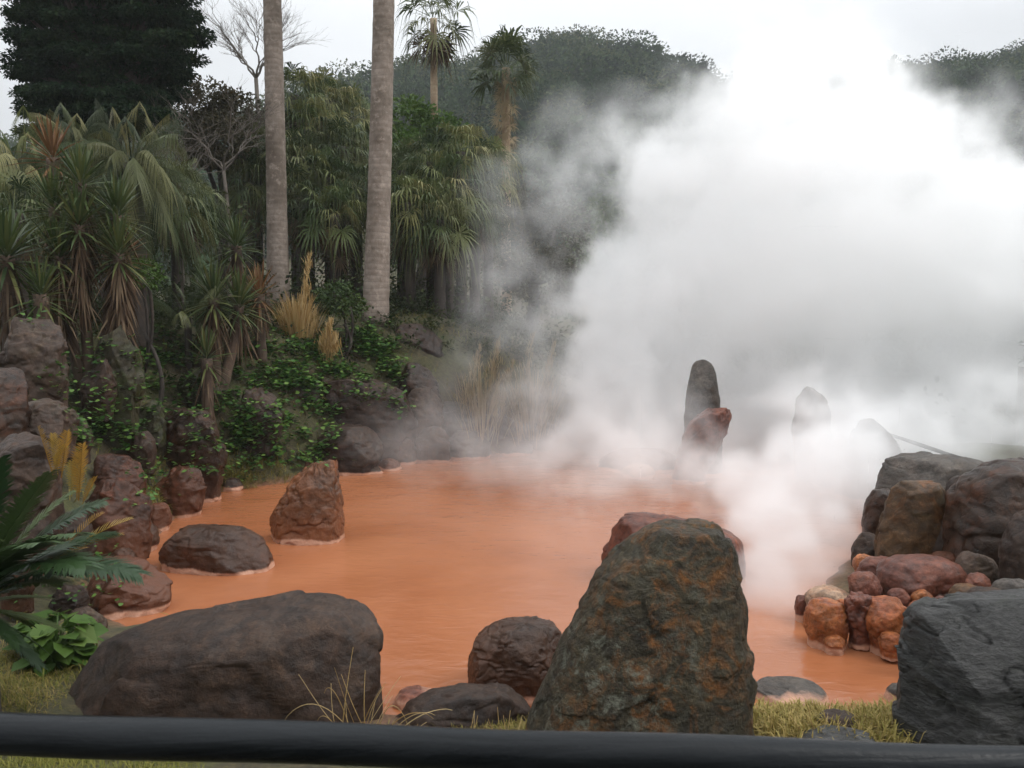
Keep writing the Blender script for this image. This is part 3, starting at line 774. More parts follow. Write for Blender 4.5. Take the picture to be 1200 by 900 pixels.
for k, (nm, rows, Yk, mt, lb, rs) in enumerate(L):
    rock(nm, rows, Yk, mt, lb, LB, dr=.75, res=int(rs * 1.3), seed=50 + k, cat=nm, amp=.09, cuts=10, cutd=(.66, .93))
SM = [(150, 185, 612, 640, 9.3, 'small wet stone at the left waterline below the dull brown block'), (165, 200, 590, 615, 10.2, 'small brown stone under the wet brown rock'), (255, 285, 560, 580, 12.6, 'small stone at the waterline below the ivy'),
      (130, 160, 640, 664, 8.4, 'small stone between the cycad tips and the left waterline'), (20, 62, 610, 660, 7.2, 'dark stone behind the cycad fronds near the left edge'), (60, 110, 600, 655, 7.6, 'purplish stone behind the middle of the cycad'),
      (100, 135, 590, 632, 8.7, 'dull stone just left of the rounded reddish brown rock'), (440, 470, 538, 556, 14.3, 'small stone on the far waterline right of the grey rock'), (150, 182, 505, 545, 10.8, 'shaded stone above the dull brown block'),
      (0, 40, 640, 700, 6.4, 'dark stone hidden behind the base of the cycad fronds'), (345, 375, 540, 560, 13.7, 'small stone at the far waterline behind the pointed rock')]
for k, (x0, x1, y0, y1, Yk, lb) in enumerate(SM):
    rock('rock', oval(x0, x1, y0, y1), Yk, ['dark_rock_wet', 'red_brown_rock', 'dark_rock'][k % 3], lb, LB, dr=.9, res=36, seed=200 + k, amp=.09)
for k, (x0, x1, y0, y1, Yk) in enumerate([(505, 560, 470, 535, 15.9), (550, 610, 485, 534, 16.1), (600, 660, 495, 533, 16.2), (645, 700, 505, 534, 16.4), (520, 575, 505, 540, 15.5), (485, 530, 500, 545, 15.1),
                                         (575, 625, 512, 536, 15.9), (620, 690, 480, 520, 17.2), (540, 600, 455, 495, 17.2), (440, 490, 510, 546, 14.9)]):
    rock('rock', oval(x0, x1, y0, y1), Yk, random.choice(['dark_rock', 'brown_rock', 'grey_rock']), 'low blurred rock in the mist along the back edge of the pond', 'misty rocks along the back shore', dr=.8, res=40, seed=90 + k, amp=.09)

# ------------------------------------------------------------------ palms and trees
def gpos(px, py, Y):
    p = P(px, py, Y); return p


def hit(px, py):
    """Where the view ray through a photo pixel meets the ground."""
    Ys = np.arange(2.0, 36, .04); p1 = P(px, py, 1.0)
    X = p1.x * Ys; Z = H_CAM + (p1.z - H_CAM) * Ys
    ok = (Z <= gz(X, Ys)) & (np.abs(X) < 22)
    return P(px, py, float(Ys[np.argmax(ok)]) if ok.any() else 20.0)


GOLD = 2.39996


def frond_crown(mb, c, n, temps, L, el=(80, -35), droop=.25, hang=1.0, tint=(0, 1), seed=0, thick=.12):
    k = np.arange(n); az = k * GOLD + seed; f = (k + .5) / n
    e = R(1) * (el[0] + (el[1] - el[0]) * f) + RNG.normal(0, .17, n)
    org = np.asarray(c, float) + np.stack([np.cos(az) * thick, np.sin(az) * thick, .25 * (1 - f) - .1], 1)
    stamp(mb, temps, org, az + RNG.normal(0, .15, n), e, L * RNG.uniform(.68, 1.15, n), droop * (0.4 + f * .8) * RNG.uniform(.7, 1.4, n), RNG.normal(0, .4, n), RNG.uniform(*tint, n), hang)


def trunk_pts(foot, top, bend=0.0, n=14):
    f = np.linspace(0, 1, n)[:, None]; a, b = np.array(foot, float), np.array(top, float)
    p = a + (b - a) * f; p[:, 0:1] += bend * np.sin(f * np.pi); return p


def palm(name, crown, label, group, kind='fan', L=1.6, n=34, tr=.14, mat='palm_green', skirt=0, seed=0, bark='dark_bark', foot=None, droop=.3, el=(80, -45), hang=1.0, skirtL=None, temps=None, cat='palm tree', bend=.0, skirt_mat='dead_frond', foot_r=1.25, sk_len=.0):
    c = Vector(crown)
    fx, fy = (c.x, c.y) if foot is None else (foot[0], foot[1])
    fz = float(gz(fx, fy)) - .1
    r = empty(name, (fx, fy, fz)); tag(r, label, cat, group)
    mb = MB(); pts = trunk_pts((fx, fy, fz), c, bend, 24)
    f = np.linspace(0, 1, 24); rad = tr * (foot_r - (foot_r - 1) * np.minimum(1, f * 6)) * (1.08 - .22 * f)
    rad = rad * (1 + .035 * np.sin(f * 97))
    tube(mb, pts, rad, 18, .5); mb.build('trunk', MATS[bark], r, smooth=True)
    temps = temps or {'fan': FAN_D, 'stiff': FAN_S, 'feather': FEA_B}[kind]
    mb = MB(); frond_crown(mb, c, n, temps, L, el, droop, hang, seed=seed); mb.build('crown', MATS[mat], r)
    if skirt:
        mb = MB(); k = np.arange(skirt); az = k * GOLD; f = k / skirt
        org = np.array(c) + np.stack([np.cos(az) * tr, np.sin(az) * tr, -.1 - f * (sk_len or L * .6)], 1)
        stamp(mb, temps, org, az, R(-58) - RNG.random(skirt) * .4, (skirtL or L * .8) * RNG.uniform(.7, 1.1, skirt), .05, RNG.normal(0, .5, skirt), RNG.random(skirt), .3)
        mb.build('dead_fronds', MATS[skirt_mat], r)
    return r


# undergrowth: uncountable low leaves on the banks
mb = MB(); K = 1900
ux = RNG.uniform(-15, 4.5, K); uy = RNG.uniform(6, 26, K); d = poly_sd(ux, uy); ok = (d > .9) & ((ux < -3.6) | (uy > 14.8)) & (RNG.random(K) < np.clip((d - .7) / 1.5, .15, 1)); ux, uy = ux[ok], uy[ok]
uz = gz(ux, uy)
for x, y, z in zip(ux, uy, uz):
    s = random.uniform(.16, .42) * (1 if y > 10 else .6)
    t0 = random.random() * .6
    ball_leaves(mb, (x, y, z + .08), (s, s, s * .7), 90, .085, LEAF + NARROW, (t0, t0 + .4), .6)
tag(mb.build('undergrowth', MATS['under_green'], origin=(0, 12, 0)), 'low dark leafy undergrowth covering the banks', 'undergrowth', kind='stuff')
# ivy like ground cover
bpy.context.view_layer.update(); DG = bpy.context.evaluated_depsgraph_get()


def surf(px, py):
    d_ = P(px, py, 10) - Vector((0, 0, H_CAM)); d_.normalize()
    ok, loc, *_r = SC.ray_cast(DG, Vector((0, 0, H_CAM)) + d_ * 3.0, d_)
    return loc if ok and loc.z > .05 else None


mb = MB()
for (x0, x1, y0, y1, nn) in [(325, 470, 388, 440, 1300), (262, 330, 400, 450, 520), (255, 320, 440, 530, 620), (85, 130, 478, 525, 330), (100, 125, 400, 430, 90), (150, 182, 392, 425, 140), (140, 170, 490, 530, 120), (338, 362, 465, 500, 100),
                             (455, 482, 420, 490, 110), (70, 100, 420, 470, 110), (270, 300, 500, 540, 120), (420, 465, 380, 420, 260), (160, 230, 400, 440, 260), (180, 330, 380, 420, 300), (20, 100, 340, 380, 120), (110, 190, 440, 480, 160), (330, 440, 420, 455, 500), (320, 400, 440, 545, 800), (165, 200, 520, 590, 160), (225, 330, 500, 560, 260), (400, 470, 436, 470, 160), (30, 140, 640, 700, 160), (180, 260, 440, 490, 260)]:
    for k in range(int(nn * 2.4)):
        px, py = random.uniform(x0, x1), random.uniform(y0, y1)
        if mn.noise(Vector((px * .05, py * .07, 3))) < -.02: continue
        h = surf(px, py)
        if h is None: continue
        o = np.array(h) + np.array([random.gauss(0, .08), -abs(random.gauss(.06, .10)), random.gauss(0.04, .05)])
        stamp(mb, IVY, o, [random.uniform(0, 6.28)], [random.uniform(-.4, .6)], [random.uniform(.045, .095) * min(1, max(.5, h.y / 14))], 0, [random.uniform(-.5, .5)], [random.random()])
tag(mb.build('ivy', MATS['ivy_green'], origin=(-3, 13, 0)), 'bright green ivy leaves trailing over the bank and rocks', 'ivy', kind='stuff')


# two tall trunks; their crowns are above the photograph
TP = 'tall palms with bare grey trunks'
f1 = P(326, 350, 18.2); f2 = P(440, 394, 17.0)
for (ft, tp, lb, tr_) in ((f1, P(316, -60, 18.6), 'tall bare grey palm trunk, left of the two that leave the top of the photo', .212), (f2, P(450, -40, 17.2), 'tall bare grey palm trunk, right of the two that leave the top of the photo', .23)):
    d = (tp - ft); top = ft + d * 1.45
    top.z = max(top.z, 13.2)
    r = empty('palm_tree', (ft.x, ft.y, float(gz(ft.x, ft.y)) - .1)); tag(r, lb, 'palm tree', TP)
    pts = trunk_pts((ft.x, ft.y, float(gz(ft.x, ft.y)) - .1), top, .03, 60); f = np.linspace(0, 1, 60)
    mb = MB(); tube(mb, pts, tr_ * (1.18 - .12 * np.minimum(1, f * 5) - .28 * f) * (1 + .02 * np.sin(f * 210)), 28); mb.build('trunk', MATS['palm_bark'], r, smooth=True)
    mb = MB(); frond_crown(mb, top, 36, FAN_S, 1.7, (80, -40), .2, 1.0); mb.build('crown', MATS['palm_dark'], r)
    mb = MB(); k = np.arange(40); stamp(mb, FAN_S, np.array(top) - np.array([0, 0, .3]), k * GOLD, R(-60) - RNG.random(40) * .3, 1.3, .05, None, None, .3); mb.build('dead_fronds', MATS['dead_frond'], r)

# far skyline palms
palm('palm_tree', P(508, 22, 27), 'slender palm on the skyline with hanging brown fronds, top centre', 'palms against the sky', 'stiff', temps=FAN_W, L=1.5, n=24, tr=.12, mat='palm_dark', skirt=14, bark='palm_bark_tan', seed=1, el=(80, -60), droop=.12, hang=1.6, sk_len=.7, skirtL=1.35)
palm('palm_tree', P(593, 80, 26), 'palm on the skyline with a green tuft over a shaggy tan skirt', 'palms against the sky', 'stiff', temps=FAN_W, L=1.35, n=52, tr=.14, mat='palm_dark', skirt=46, bark='palm_bark_tan', seed=2, el=(88, -45), droop=.08, sk_len=2.1, skirtL=.62, skirt_mat='reed_tan')

FP = 'fountain palms crowded behind the pond'
FPS = [
    (345, 112, 21.5, 'palm_green', 'topmost fountain palm of the thicket, right of the left tall trunk'),
    (385, 118, 22.0, 'palm_green', 'fountain palm at the top of the thicket between the two tall trunks'),
    (412, 138, 22.5, 'palm_green', 'fountain palm at the top of the thicket close left of the right tall trunk'),
    (360, 152, 21.0, 'palm_green', 'fountain palm just under the topmost one'),
    (400, 172, 20.6, 'palm_dark', 'fountain palm in the second tier left of the right tall trunk'),
    (345, 190, 20.3, 'palm_dark', 'fountain palm in the third tier right of the left tall trunk'),
    (385, 208, 20.0, 'palm_green', 'fountain palm in the middle of the gap between the tall trunks'),
    (418, 222, 19.6, 'palm_dark', 'fountain palm touching the left side of the right tall trunk at mid height'),
    (352, 232, 19.4, 'palm_dark', 'shaded fountain palm low beside the left tall trunk'),
    (392, 252, 18.9, 'palm_green', 'lowest fountain palm between the tall trunks, above the straw plume'),
    (300, 175, 20.8, 'palm_dark', 'fountain palm behind the left tall trunk on its left side'),
    (292, 215, 20.2, 'palm_dark', 'dim fountain palm left of the left tall trunk at mid height'),
    (470, 200, 20.4, 'palm_dark', 'fountain palm close right of the right tall trunk below the rounded green tree'),
    (505, 190, 20.0, 'palm_green', 'fountain palm just under the rounded bright green tree'),
    (540, 178, 19.8, 'palm_green', 'yellow green weeping fountain palm, highest on the right of the thicket'),
    (572, 200, 20.4, 'palm_green', 'fountain palm at the right end of the thicket beside the mist'),
    (525, 218, 19.2, 'palm_green', 'fullest fountain palm with long weeping tips right of the right tall trunk'),
    (480, 238, 18.6, 'palm_green', 'fountain palm with tan drooping tips close right of the right tall trunk'),
    (556, 240, 19.6, 'palm_dark', 'fountain palm fading into the mist low on the right of the thicket'),
    (515, 258, 18.4, 'palm_dark', 'low fountain palm with dead tan fronds right of the right tall trunk'),
]
for k, (px, py, Y, mt, lb) in enumerate(FPS):
    palm('palm_tree', P(px, py, Y), lb, FP, 'fan', L=RNG.uniform(.85, 1.05), n=42, tr=.12, mat=mt, skirt=20 if k in (9, 17, 18, 19) else 9, seed=k * 1.3, droop=.25, el=(80, -45))

palm('palm_tree', P(155, 192, 13.4), 'feather palm with long silvery arching fronds right of the biggest yucca', 'feather palms on the left', 'feather', L=1.1, n=58, tr=.17, mat='butia_green', seed=.4, droop=.75, el=(68, -30))
palm('palm_tree', P(88, 172, 14.6), 'feather palm rising behind the biggest yucca under the dark evergreen', 'feather palms on the left', 'feather', L=1.05, n=54, tr=.17, mat='butia_green', seed=2.4, droop=.75, el=(68, -30))
palm('palm_tree', P(25, 200, 13.8), 'grey green feather palm at the left edge', 'feather palms on the left', 'feather', L=1.05, n=54, tr=.17, mat='palm_green', seed=3.4, droop=.75, el=(68, -30))
palm('palm_tree', P(205, 232, 15.0), 'small shaded fan palm between the silvery feather palm and the left tall trunk', None, 'fan', L=.9, n=40, tr=.1, mat='palm_dark', skirt=12, seed=4, droop=.3, el=(80, -45))
palm('palm_tree', P(20, 250, 12.2), 'small fan palm low at the left edge above the yucca', None, 'fan', L=.7, n=34, tr=.1, mat='palm_dark', skirt=8, seed=5, droop=.3, el=(80, -45))
palm('palm_tree', P(220, 372, 13.6), 'young feather palm with a few broad dark fronds behind the yucca', 'feather palms on the left', 'feather', L=.85, n=16, tr=.06, mat='palm_dark', skirt=0, seed=1.4, droop=.3, el=(75, 15))


def yucca(px, py, Y, L_, n_, label, skirt=40, mat='yucca_green', heads=((0, 0, 0),), tr=.09, sk_len=.8, group='yuccas on the left bank'):
    c = P(px, py, Y); gzf = float(gz(c.x, c.y)) - .1
    r = empty('yucca', (c.x, c.y, gzf)); tag(r, label, 'yucca', group)
    mb = MB(); cr_ = MB(); sk = MB()
    for (dx, dy, dz) in heads:
        h = c + Vector((dx, dy, dz))
        tube(mb, trunk_pts((c.x, c.y, gzf), h, dx * .2, 10), [tr * 1.2] * 3 + [tr] * 7, 12)
        k = np.arange(n_); az = k * GOLD; f = (k + .5) / n_
        e = R(85 - 115 * f) + RNG.normal(0, .07, n_)
        stamp(cr_, SWORD, np.array(h) + np.stack([np.cos(az) * .05, np.sin(az) * .05, .15 - .3 * f], 1), az, e, L_ * RNG.uniform(.8, 1.1, n_), .12 * f, RNG.normal(0, .2, n_), np.clip(RNG.normal(.45, .25, n_), 0, 1))
        if skirt:
            k = np.arange(skirt); az = k * GOLD; f = k / skirt
            stamp(sk, SWORD, np.array(h) + np.stack([np.cos(az) * tr, np.sin(az) * tr, -.12 - f * sk_len], 1), az, R(-48) - RNG.random(skirt) * .65, L_ * .85 * RNG.uniform(.7, 1.1, skirt), .1, RNG.normal(0, .5, skirt))
    mb.build('trunk', MATS['rust_bark'], r, smooth=True); cr_.build('crown', MATS[mat], r)
    if skirt: sk.build('dead_leaves', MATS['dead_frond'], r)
    return r


yucca(95, 215, 11.2, .50, 90, 'tall many headed yucca with brown dead leaf skirts, biggest on the left bank', 120, heads=((0, 0, 0), (-.42, .1, -.30), (.36, .2, -.38), (.05, -.2, -.55), (-.2, -.25, -.95), (.5, -.1, -.9)), sk_len=.95, tr=.065)
yucca(250, 350, 13.4, .56, 100, 'yucca with a rosette of green swords and hanging brown leaves, above the ivy', 70, sk_len=.45, heads=((0, 0, 0), (.3, .3, -.1)))
yucca(277, 288, 14.6, .50, 90, 'small yucca rosette high beside the left tall trunk', 40, sk_len=.5)
yucca(8, 300, 10.5, .62, 110, 'yucca at the left edge spreading long olive leaves', 40)
yucca(48, 345, 10.4, .42, 80, 'low bright yucca under the biggest one at the left edge', 0)
yucca(140, 305, 11.6, .40, 80, 'small rusty yucca right of the biggest one', 50, 'yucca_rust', sk_len=.4)
yucca(304, 345, 14.4, .48, 80, 'rust tinged yucca at the foot of the left tall trunk', 40, 'yucca_rust', sk_len=.3)
yucca(62, 185, 12.6, .55, 60, 'upright yucca with pale reddish tips in front of the feather palms', 30, 'yucca_rust')
yucca(242, 420, 12.9, .42, 60, 'low yucca sprawling in the shade below the green rosette', 30)


def limb_tree(mb, base, top, r0, rng, depth=3, spread=.6, nb=4, tips=None, thin=.62, seg=7):
    p0, p1 = np.array(base, float), np.array(top, float)
    n = 6; f = np.linspace(0, 1, n)[:, None]; L_ = np.linalg.norm(p1 - p0)
    pts = p0 + (p1 - p0) * f
    pts[1:-1] += np.array([[rng.uniform(-1, 1), rng.uniform(-1, 1), rng.uniform(-.4, .6)] for _ in range(n - 2)]) * L_ * .06
    tube(mb, pts, np.linspace(r0, r0 * .45, n), seg if depth > 1 else 4, rng.random(), cap=False)
    if depth == 0:
        if tips is not None: tips.append(p1)
        return
    d = (p1 - p0) / (L_ + 1e-9)
    for k in range(nb):
        t = rng.uniform(.4, 1.0) if k else 1.0
        b = pts[min(n - 1, int(t * (n - 1)))]
        v = d + np.array([rng.uniform(-1, 1), rng.uniform(-1, 1), rng.uniform(-.5, .8)]) * spread; v /= np.linalg.norm(v)
        limb_tree(mb, b, b + v * L_ * rng.uniform(.5, .85), r0 * .5, rng, depth - 1, spread, nb, tips, thin, 5)


def bare_tree(px, py, Y, h, label, r0=.1, seed=0, spread=.75, depth=4, nb=4, name='bare_tree', cat='tree'):
    c = P(px, py, Y); fz = float(gz(c.x, c.y)) - .1
    mb = MB(); rng = random.Random(seed)
    r = empty(name, (c.x, c.y, fz)); tag(r, label, cat)
    pts = trunk_pts((c.x, c.y, fz), c, .1, 8); tube(mb, pts, np.linspace(r0 * 1.4, r0, 8), 10); mb.build('trunk', MATS['grey_twig'], r, smooth=True)
    mb = MB()
    for k in range(5):
        a = k * 1.257 + rng.uniform(-.3, .3); limb_tree(mb, c, c + Vector((math.cos(a) * h * .42, math.sin(a) * h * .42, h * rng.uniform(.35, .6))), r0 * .6, rng, depth - 1, spread, nb)
    mb.build('branches', MATS['grey_twig'], r)
    return r


bare_tree(300, 92, 30, 1.9, 'leafless tree spreading fine twigs against the sky behind the left tall trunk', .07, 3, .75, 5, 4)
bare_tree(262, 200, 18.0, 1.6, 'leafless grey branched shrub tree in front of the brownish crown', .035, 5, .9, 4, 4)
bare_tree(205, 225, 17.0, 1.1, 'pale bare branches beside the feather palm', .045, 6, 1.0, 4, 3)


def leafy_tree(name, label, balls, foot, mat, leaf=.16, dens=1.0, tr=.18, group=None, bark='dark_bark', cat='tree', temps=LEAF, tintr=(0, 1)):
    """balls: (px, py, Y, rx_px, ry_px) leaf masses carried by limbs from the trunk."""
    fz = float(gz(foot[0], foot[1])) - .1
    r = empty(name, (foot[0], foot[1], fz)); tag(r, label, cat, group)
    cs = [(P(a, b, Y), rx * Y / F, ry * Y / F) for a, b, Y, rx, ry in balls]
    topz = max(c.z for c, _, _ in cs); cx = sum(c.x for c, _, _ in cs) / len(cs); cyy = sum(c.y for c, _, _ in cs) / len(cs)
    mb = MB(); fk = Vector((cx, cyy, fz + (topz - fz) * .55))
    tube(mb, trunk_pts((foot[0], foot[1], fz), fk, .15, 10), np.linspace(tr * 1.3, tr * .8, 10), 12)
    for c, rx, ry in cs:
        tube(mb, trunk_pts(fk - Vector((0, 0, .6)), c, .1, 6), np.linspace(tr * .5, .03, 6), 7)
    mb.build('trunk', MATS[bark], r, smooth=True)
    mb = MB()
    for c, rx, ry in cs:
        nsub = max(3, int(5 * dens)); area = rx * ry + rx * rx
        for k in range(nsub + 1):
            if k == 0: cc, s = np.array(c), 1.0
            else:
                d = RNG.normal(size=3); d /= np.linalg.norm(d); cc = np.array(c) + d * np.array([rx, rx, ry]) * .62; s = RNG.uniform(.3, .5)
            nl = int(area * s * s / (leaf * leaf) * 7 * dens)
            t0 = RNG.uniform(tintr[0], tintr[1] * .6)
            ball_leaves(mb, cc, (rx * s, rx * s * .9, ry * s), nl, leaf, temps, (t0, min(1, t0 + .4)), .5)
    mb.build('crown', MATS[mat], r)
    return r


con = []
for (yy_, xa, xb, m_) in [(-125, 90, 150, 2), (-95, 60, 170, 3), (-62, 40, 190, 4), (-32, 30, 205, 5), (-6, 22, 215, 6), (20, 14, 226, 7), (44, 8, 232, 7), (66, 16, 226, 7), (88, 24, 214, 6), (112, 34, 205, 6), (134, 30, 195, 6), (152, 40, 180, 4)]:
    for k in range(m_):
        for lay in (0, 1):
            con.append((xa + 8 + (xb - xa - 14) * (k + .25 + .5 * lay) / m_ + random.uniform(-9, 9), yy_ + random.uniform(-5, 5), 18.6 + lay * 1.3 + random.uniform(-.5, .5), random.uniform(24, 36), random.uniform(6.5, 9.5)))
cf = P(110, 300, 19.8)
leafy_tree('conifer_tree', 'massive near black evergreen with tiered rounded pads of foliage, top left', con, (cf.x, cf.y + .8), 'conifer_green', .09, 2.1, .26, temps=NARROW + LEAF)
f = P(250, 300, 20.5)
leafy_tree('tree', 'brownish olive tree crown between the dark evergreen and the left tall trunk', [(240, 120, 21, 34, 28), (275, 135, 21, 34, 30), (255, 165, 20, 44, 34), (300, 160, 22, 24, 30), (225, 160, 21, 26, 34)], (f.x, f.y), 'brown_green', .10, 1.5, .16)
f = P(490, 300, 24)
leafy_tree('tree', 'rounded bright green tree right of the right tall trunk below the skyline palms', [(480, 140, 25, 34, 26), (515, 160, 25, 34, 28), (470, 175, 24, 30, 26), (500, 190, 24, 40, 26)], (f.x, f.y), 'bright_green', .14, 1.2, .16)
f = P(620, 330, 24)
leafy_tree('tree', 'grey green tree dissolving into the mist left of the steam column', [(600, 240, 25, 36, 40), (650, 270, 25, 44, 46), (590, 300, 23, 40, 40), (640, 330, 23, 50, 40)], (f.x, f.y), 'brown_green', .13, 1.0, .16)
f = P(700, 330, 30)
leafy_tree('tree', 'dim tree behind the left side of the steam column', [(700, 280, 31, 50, 50), (740, 240, 32, 50, 50), (700, 350, 29, 60, 50), (770, 330, 31, 60, 60)], (f.x, f.y), 'tree_green', .2, .7, .2)
f = P(1195, 470, 14)
leafy_tree('tree', 'dark shaded tree edge at the right side of the photo beyond the steam', [(1225, 420, 15, 26, 40), (1235, 480, 14.5, 34, 40), (1260, 370, 15.5, 40, 50)], (f.x + .5, f.y), 'under_green', .1, 1.0, .12)
# background thicket between the palms: shaded evergreen shrubs, each its own bush
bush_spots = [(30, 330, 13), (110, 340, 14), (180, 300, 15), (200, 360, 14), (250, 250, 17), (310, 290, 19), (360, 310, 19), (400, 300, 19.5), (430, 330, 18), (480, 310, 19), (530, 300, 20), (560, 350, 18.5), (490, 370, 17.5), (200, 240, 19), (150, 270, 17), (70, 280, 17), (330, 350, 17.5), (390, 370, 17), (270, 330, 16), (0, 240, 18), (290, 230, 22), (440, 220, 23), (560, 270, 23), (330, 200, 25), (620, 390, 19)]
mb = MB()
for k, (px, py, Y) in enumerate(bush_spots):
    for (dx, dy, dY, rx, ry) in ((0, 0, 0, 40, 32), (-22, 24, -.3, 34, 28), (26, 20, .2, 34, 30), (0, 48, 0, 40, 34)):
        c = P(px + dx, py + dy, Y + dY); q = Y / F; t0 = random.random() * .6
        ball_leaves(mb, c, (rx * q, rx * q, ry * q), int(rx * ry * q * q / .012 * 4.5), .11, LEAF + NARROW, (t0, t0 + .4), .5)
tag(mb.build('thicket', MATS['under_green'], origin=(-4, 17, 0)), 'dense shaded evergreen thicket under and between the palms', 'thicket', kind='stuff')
f = P(180, 325, 12.6)
leafy_tree('bush', 'small yellow green bush in the shade left of the green yucca rosette', [(172, 322, 12.6, 20, 18), (160, 310, 12.8, 14, 10)], (f.x, f.y), 'bright_green', .07, 1.0, .03, cat='bush')
f = P(400, 360, 15.8)
leafy_tree('bush', 'round dull green bush between the two tall trunks near the ground', [(395, 345, 16, 26, 16), (410, 360, 15.8, 22, 14)], (f.x, f.y), 'tree_green', .08, 1.0, .03, cat='bush')

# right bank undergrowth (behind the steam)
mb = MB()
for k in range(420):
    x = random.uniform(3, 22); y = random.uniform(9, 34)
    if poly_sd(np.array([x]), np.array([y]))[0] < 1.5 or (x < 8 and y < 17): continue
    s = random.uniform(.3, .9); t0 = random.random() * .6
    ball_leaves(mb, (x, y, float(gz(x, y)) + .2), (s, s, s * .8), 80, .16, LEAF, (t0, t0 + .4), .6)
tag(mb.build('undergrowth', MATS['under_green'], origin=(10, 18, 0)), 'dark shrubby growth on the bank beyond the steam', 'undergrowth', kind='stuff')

# straw plumes
def plume(px, py, Y, h, label, wpx, name='dry_plume', mat='straw', seed=1, spires=((0, 1.0),), n=130):
    c = P(px, py, Y); z0 = float(gz(c.x, c.y)) - .1
    mb = MB(); rng = random.Random(seed)
    hh = (c.z + h) - z0
    wd = wpx * Y / F
    for k in range(n):
        a = rng.uniform(0, 6.28); rr = rng.random() ** .7 * wd * .5
        o = (c.x + math.cos(a) * rr, c.y + math.sin(a) * rr, z0 + rng.uniform(0, max(.05, c.z - z0)))
        stamp(mb, BLADE, o, [a], [R(rng.uniform(62, 88))], [rng.uniform(.4, .8) * h * (1.1 - rr / wd)], .1, [0], [rng.random()])
    for dx, sc_ in spires:
        x = c.x + dx
        for k in range(int(240 * sc_)):
            f_ = rng.random()
            o = (x + .25 * f_ ** 2 * h * .5 + rng.gauss(0, .10 * (1 - f_) + .012), c.y + rng.gauss(0, .05), c.z - .2 + f_ * h * sc_)
            stamp(mb, SWORD, o, [rng.uniform(0, 6.28)], [R(rng.uniform(55, 88))], [.30 * (1 - .5 * f_)], .1, [0], [rng.random()])
    tag(mb.build(name, MATS[mat], origin=(c.x, c.y, z0)), label, 'dry plant')


plume(350, 398, 15.6, 1.5, 'tall orange straw plume tapering to a spire beside the left tall trunk', 42, n=420, spires=((0.05, 1.15), (0.0, .8), (-.15, .5), (.12, .5)))
plume(383, 405, 15.3, .62, 'short orange straw plume right of the tall one', 20, seed=3, spires=((.0, 1.0), (.08, .6)), n=120)
plume(565, 470, 15.8, 1.5, 'pale dead reeds standing in the mist, left clump', 70, 'reed_clump', 'reed_tan', 5, ((-.2, .8), (.15, .9), (.4, .6)), 320)
plume(625, 470, 16.0, 1.6, 'pale dead reeds standing in the mist, right clump', 70, 'reed_clump', 'reed_tan', 7, ((-.2, .9), (.2, .8)), 320)

# ------------------------------------------------------------------ cycad and leafy plant, front left
def cycad(px, py, Y, fr, label, tr=.14):
    c = P(px, py, Y); z0 = float(gz(c.x, c.y)) - .1
    r = empty('cycad', (c.x, c.y, z0)); tag(r, label, 'cycad')
    mb = MB(); tube(mb, trunk_pts((c.x, c.y, z0), c, 0, 8), [tr * 1.1] * 4 + [tr] * 4, 14); mb.build('trunk', MATS['dark_bark'], r, smooth=True)
    mb = MB()
    for (tx, ty, tY, dr_, sc_) in fr:     # fronds given by where their tips reach
        t = P(tx, ty, tY); v = t - c; L_ = v.length * 1.06
        v = v + Vector((0, 0, dr_ * L_)); v.normalize()
        stamp(mb, FEA_C, np.array(c), [math.atan2(v.y, v.x)], [math.asin(v.z)], [L_], dr_, [random.uniform(-.25, .25)], [random.random() * .9], sc_)
    k = np.arange(16); stamp(mb, FEA_C, np.array(c), k * GOLD, R(78) - k * .06, .8, .3)
    k = np.arange(14); stamp(mb, FEA_C, np.array(c), k * GOLD + 1, R(5) - k * .05, .5, .25)
    mb.build('crown', MATS['cycad_green'], r)
    return r, c


cyr, cyc = cycad(-40, 712, 4.9, [(185, 655, 4.7, .38, 1), (160, 665, 5.5, .3, 1), (140, 565, 5.0, .25, 1), (65, 540, 4.8, .15, 1), (0, 530, 4.7, .1, 1), (110, 600, 4.4, .3, 1), (120, 640, 4.3, .35, 1), (95, 560, 5.3, .2, 1),
                               (-60, 560, 4.8, .2, 1), (60, 620, 4.2, .25, 1), (150, 610, 5.4, .3, 1)], 'big dark green cycad spreading fronds from the left edge')
mb = MB()
for (x0, y0, x1, y1) in [(62, 545, 46, 500), (68, 545, 62, 508), (72, 548, 78, 505), (92, 575, 96, 520), (84, 570, 84, 540), (96, 580, 110, 558), (60, 548, 74, 520), (90, 572, 92, 530)]:
    a = P(x0, y0 + 12, 5.6); b = P(x1, y1, 5.55); v = b - a; L_ = v.length
    v.normalize(); stamp(mb, FEA_Y, np.array(a), [math.atan2(v.y, v.x)], [math.asin(v.z)], [L_ * 1.15], .12, None, [random.random()], 1)
for (x1, y1) in [(165, 600), (150, 622), (130, 590), (105, 640)]:
    a = P(60, 660, 5.2); b = P(x1, y1, 5.4); v = b - a; L_ = v.length; v.z += .2 * L_; v.normalize()
    stamp(mb, FEA_Y, np.array(a), [math.atan2(v.y, v.x)], [math.asin(v.z)], [L_], .2, None, [random.random()], 1)
o = mb.build('yellowing_fronds', MATS['yellow_frond'], cyr); o['label'] = 'orange yellow dying fronds'

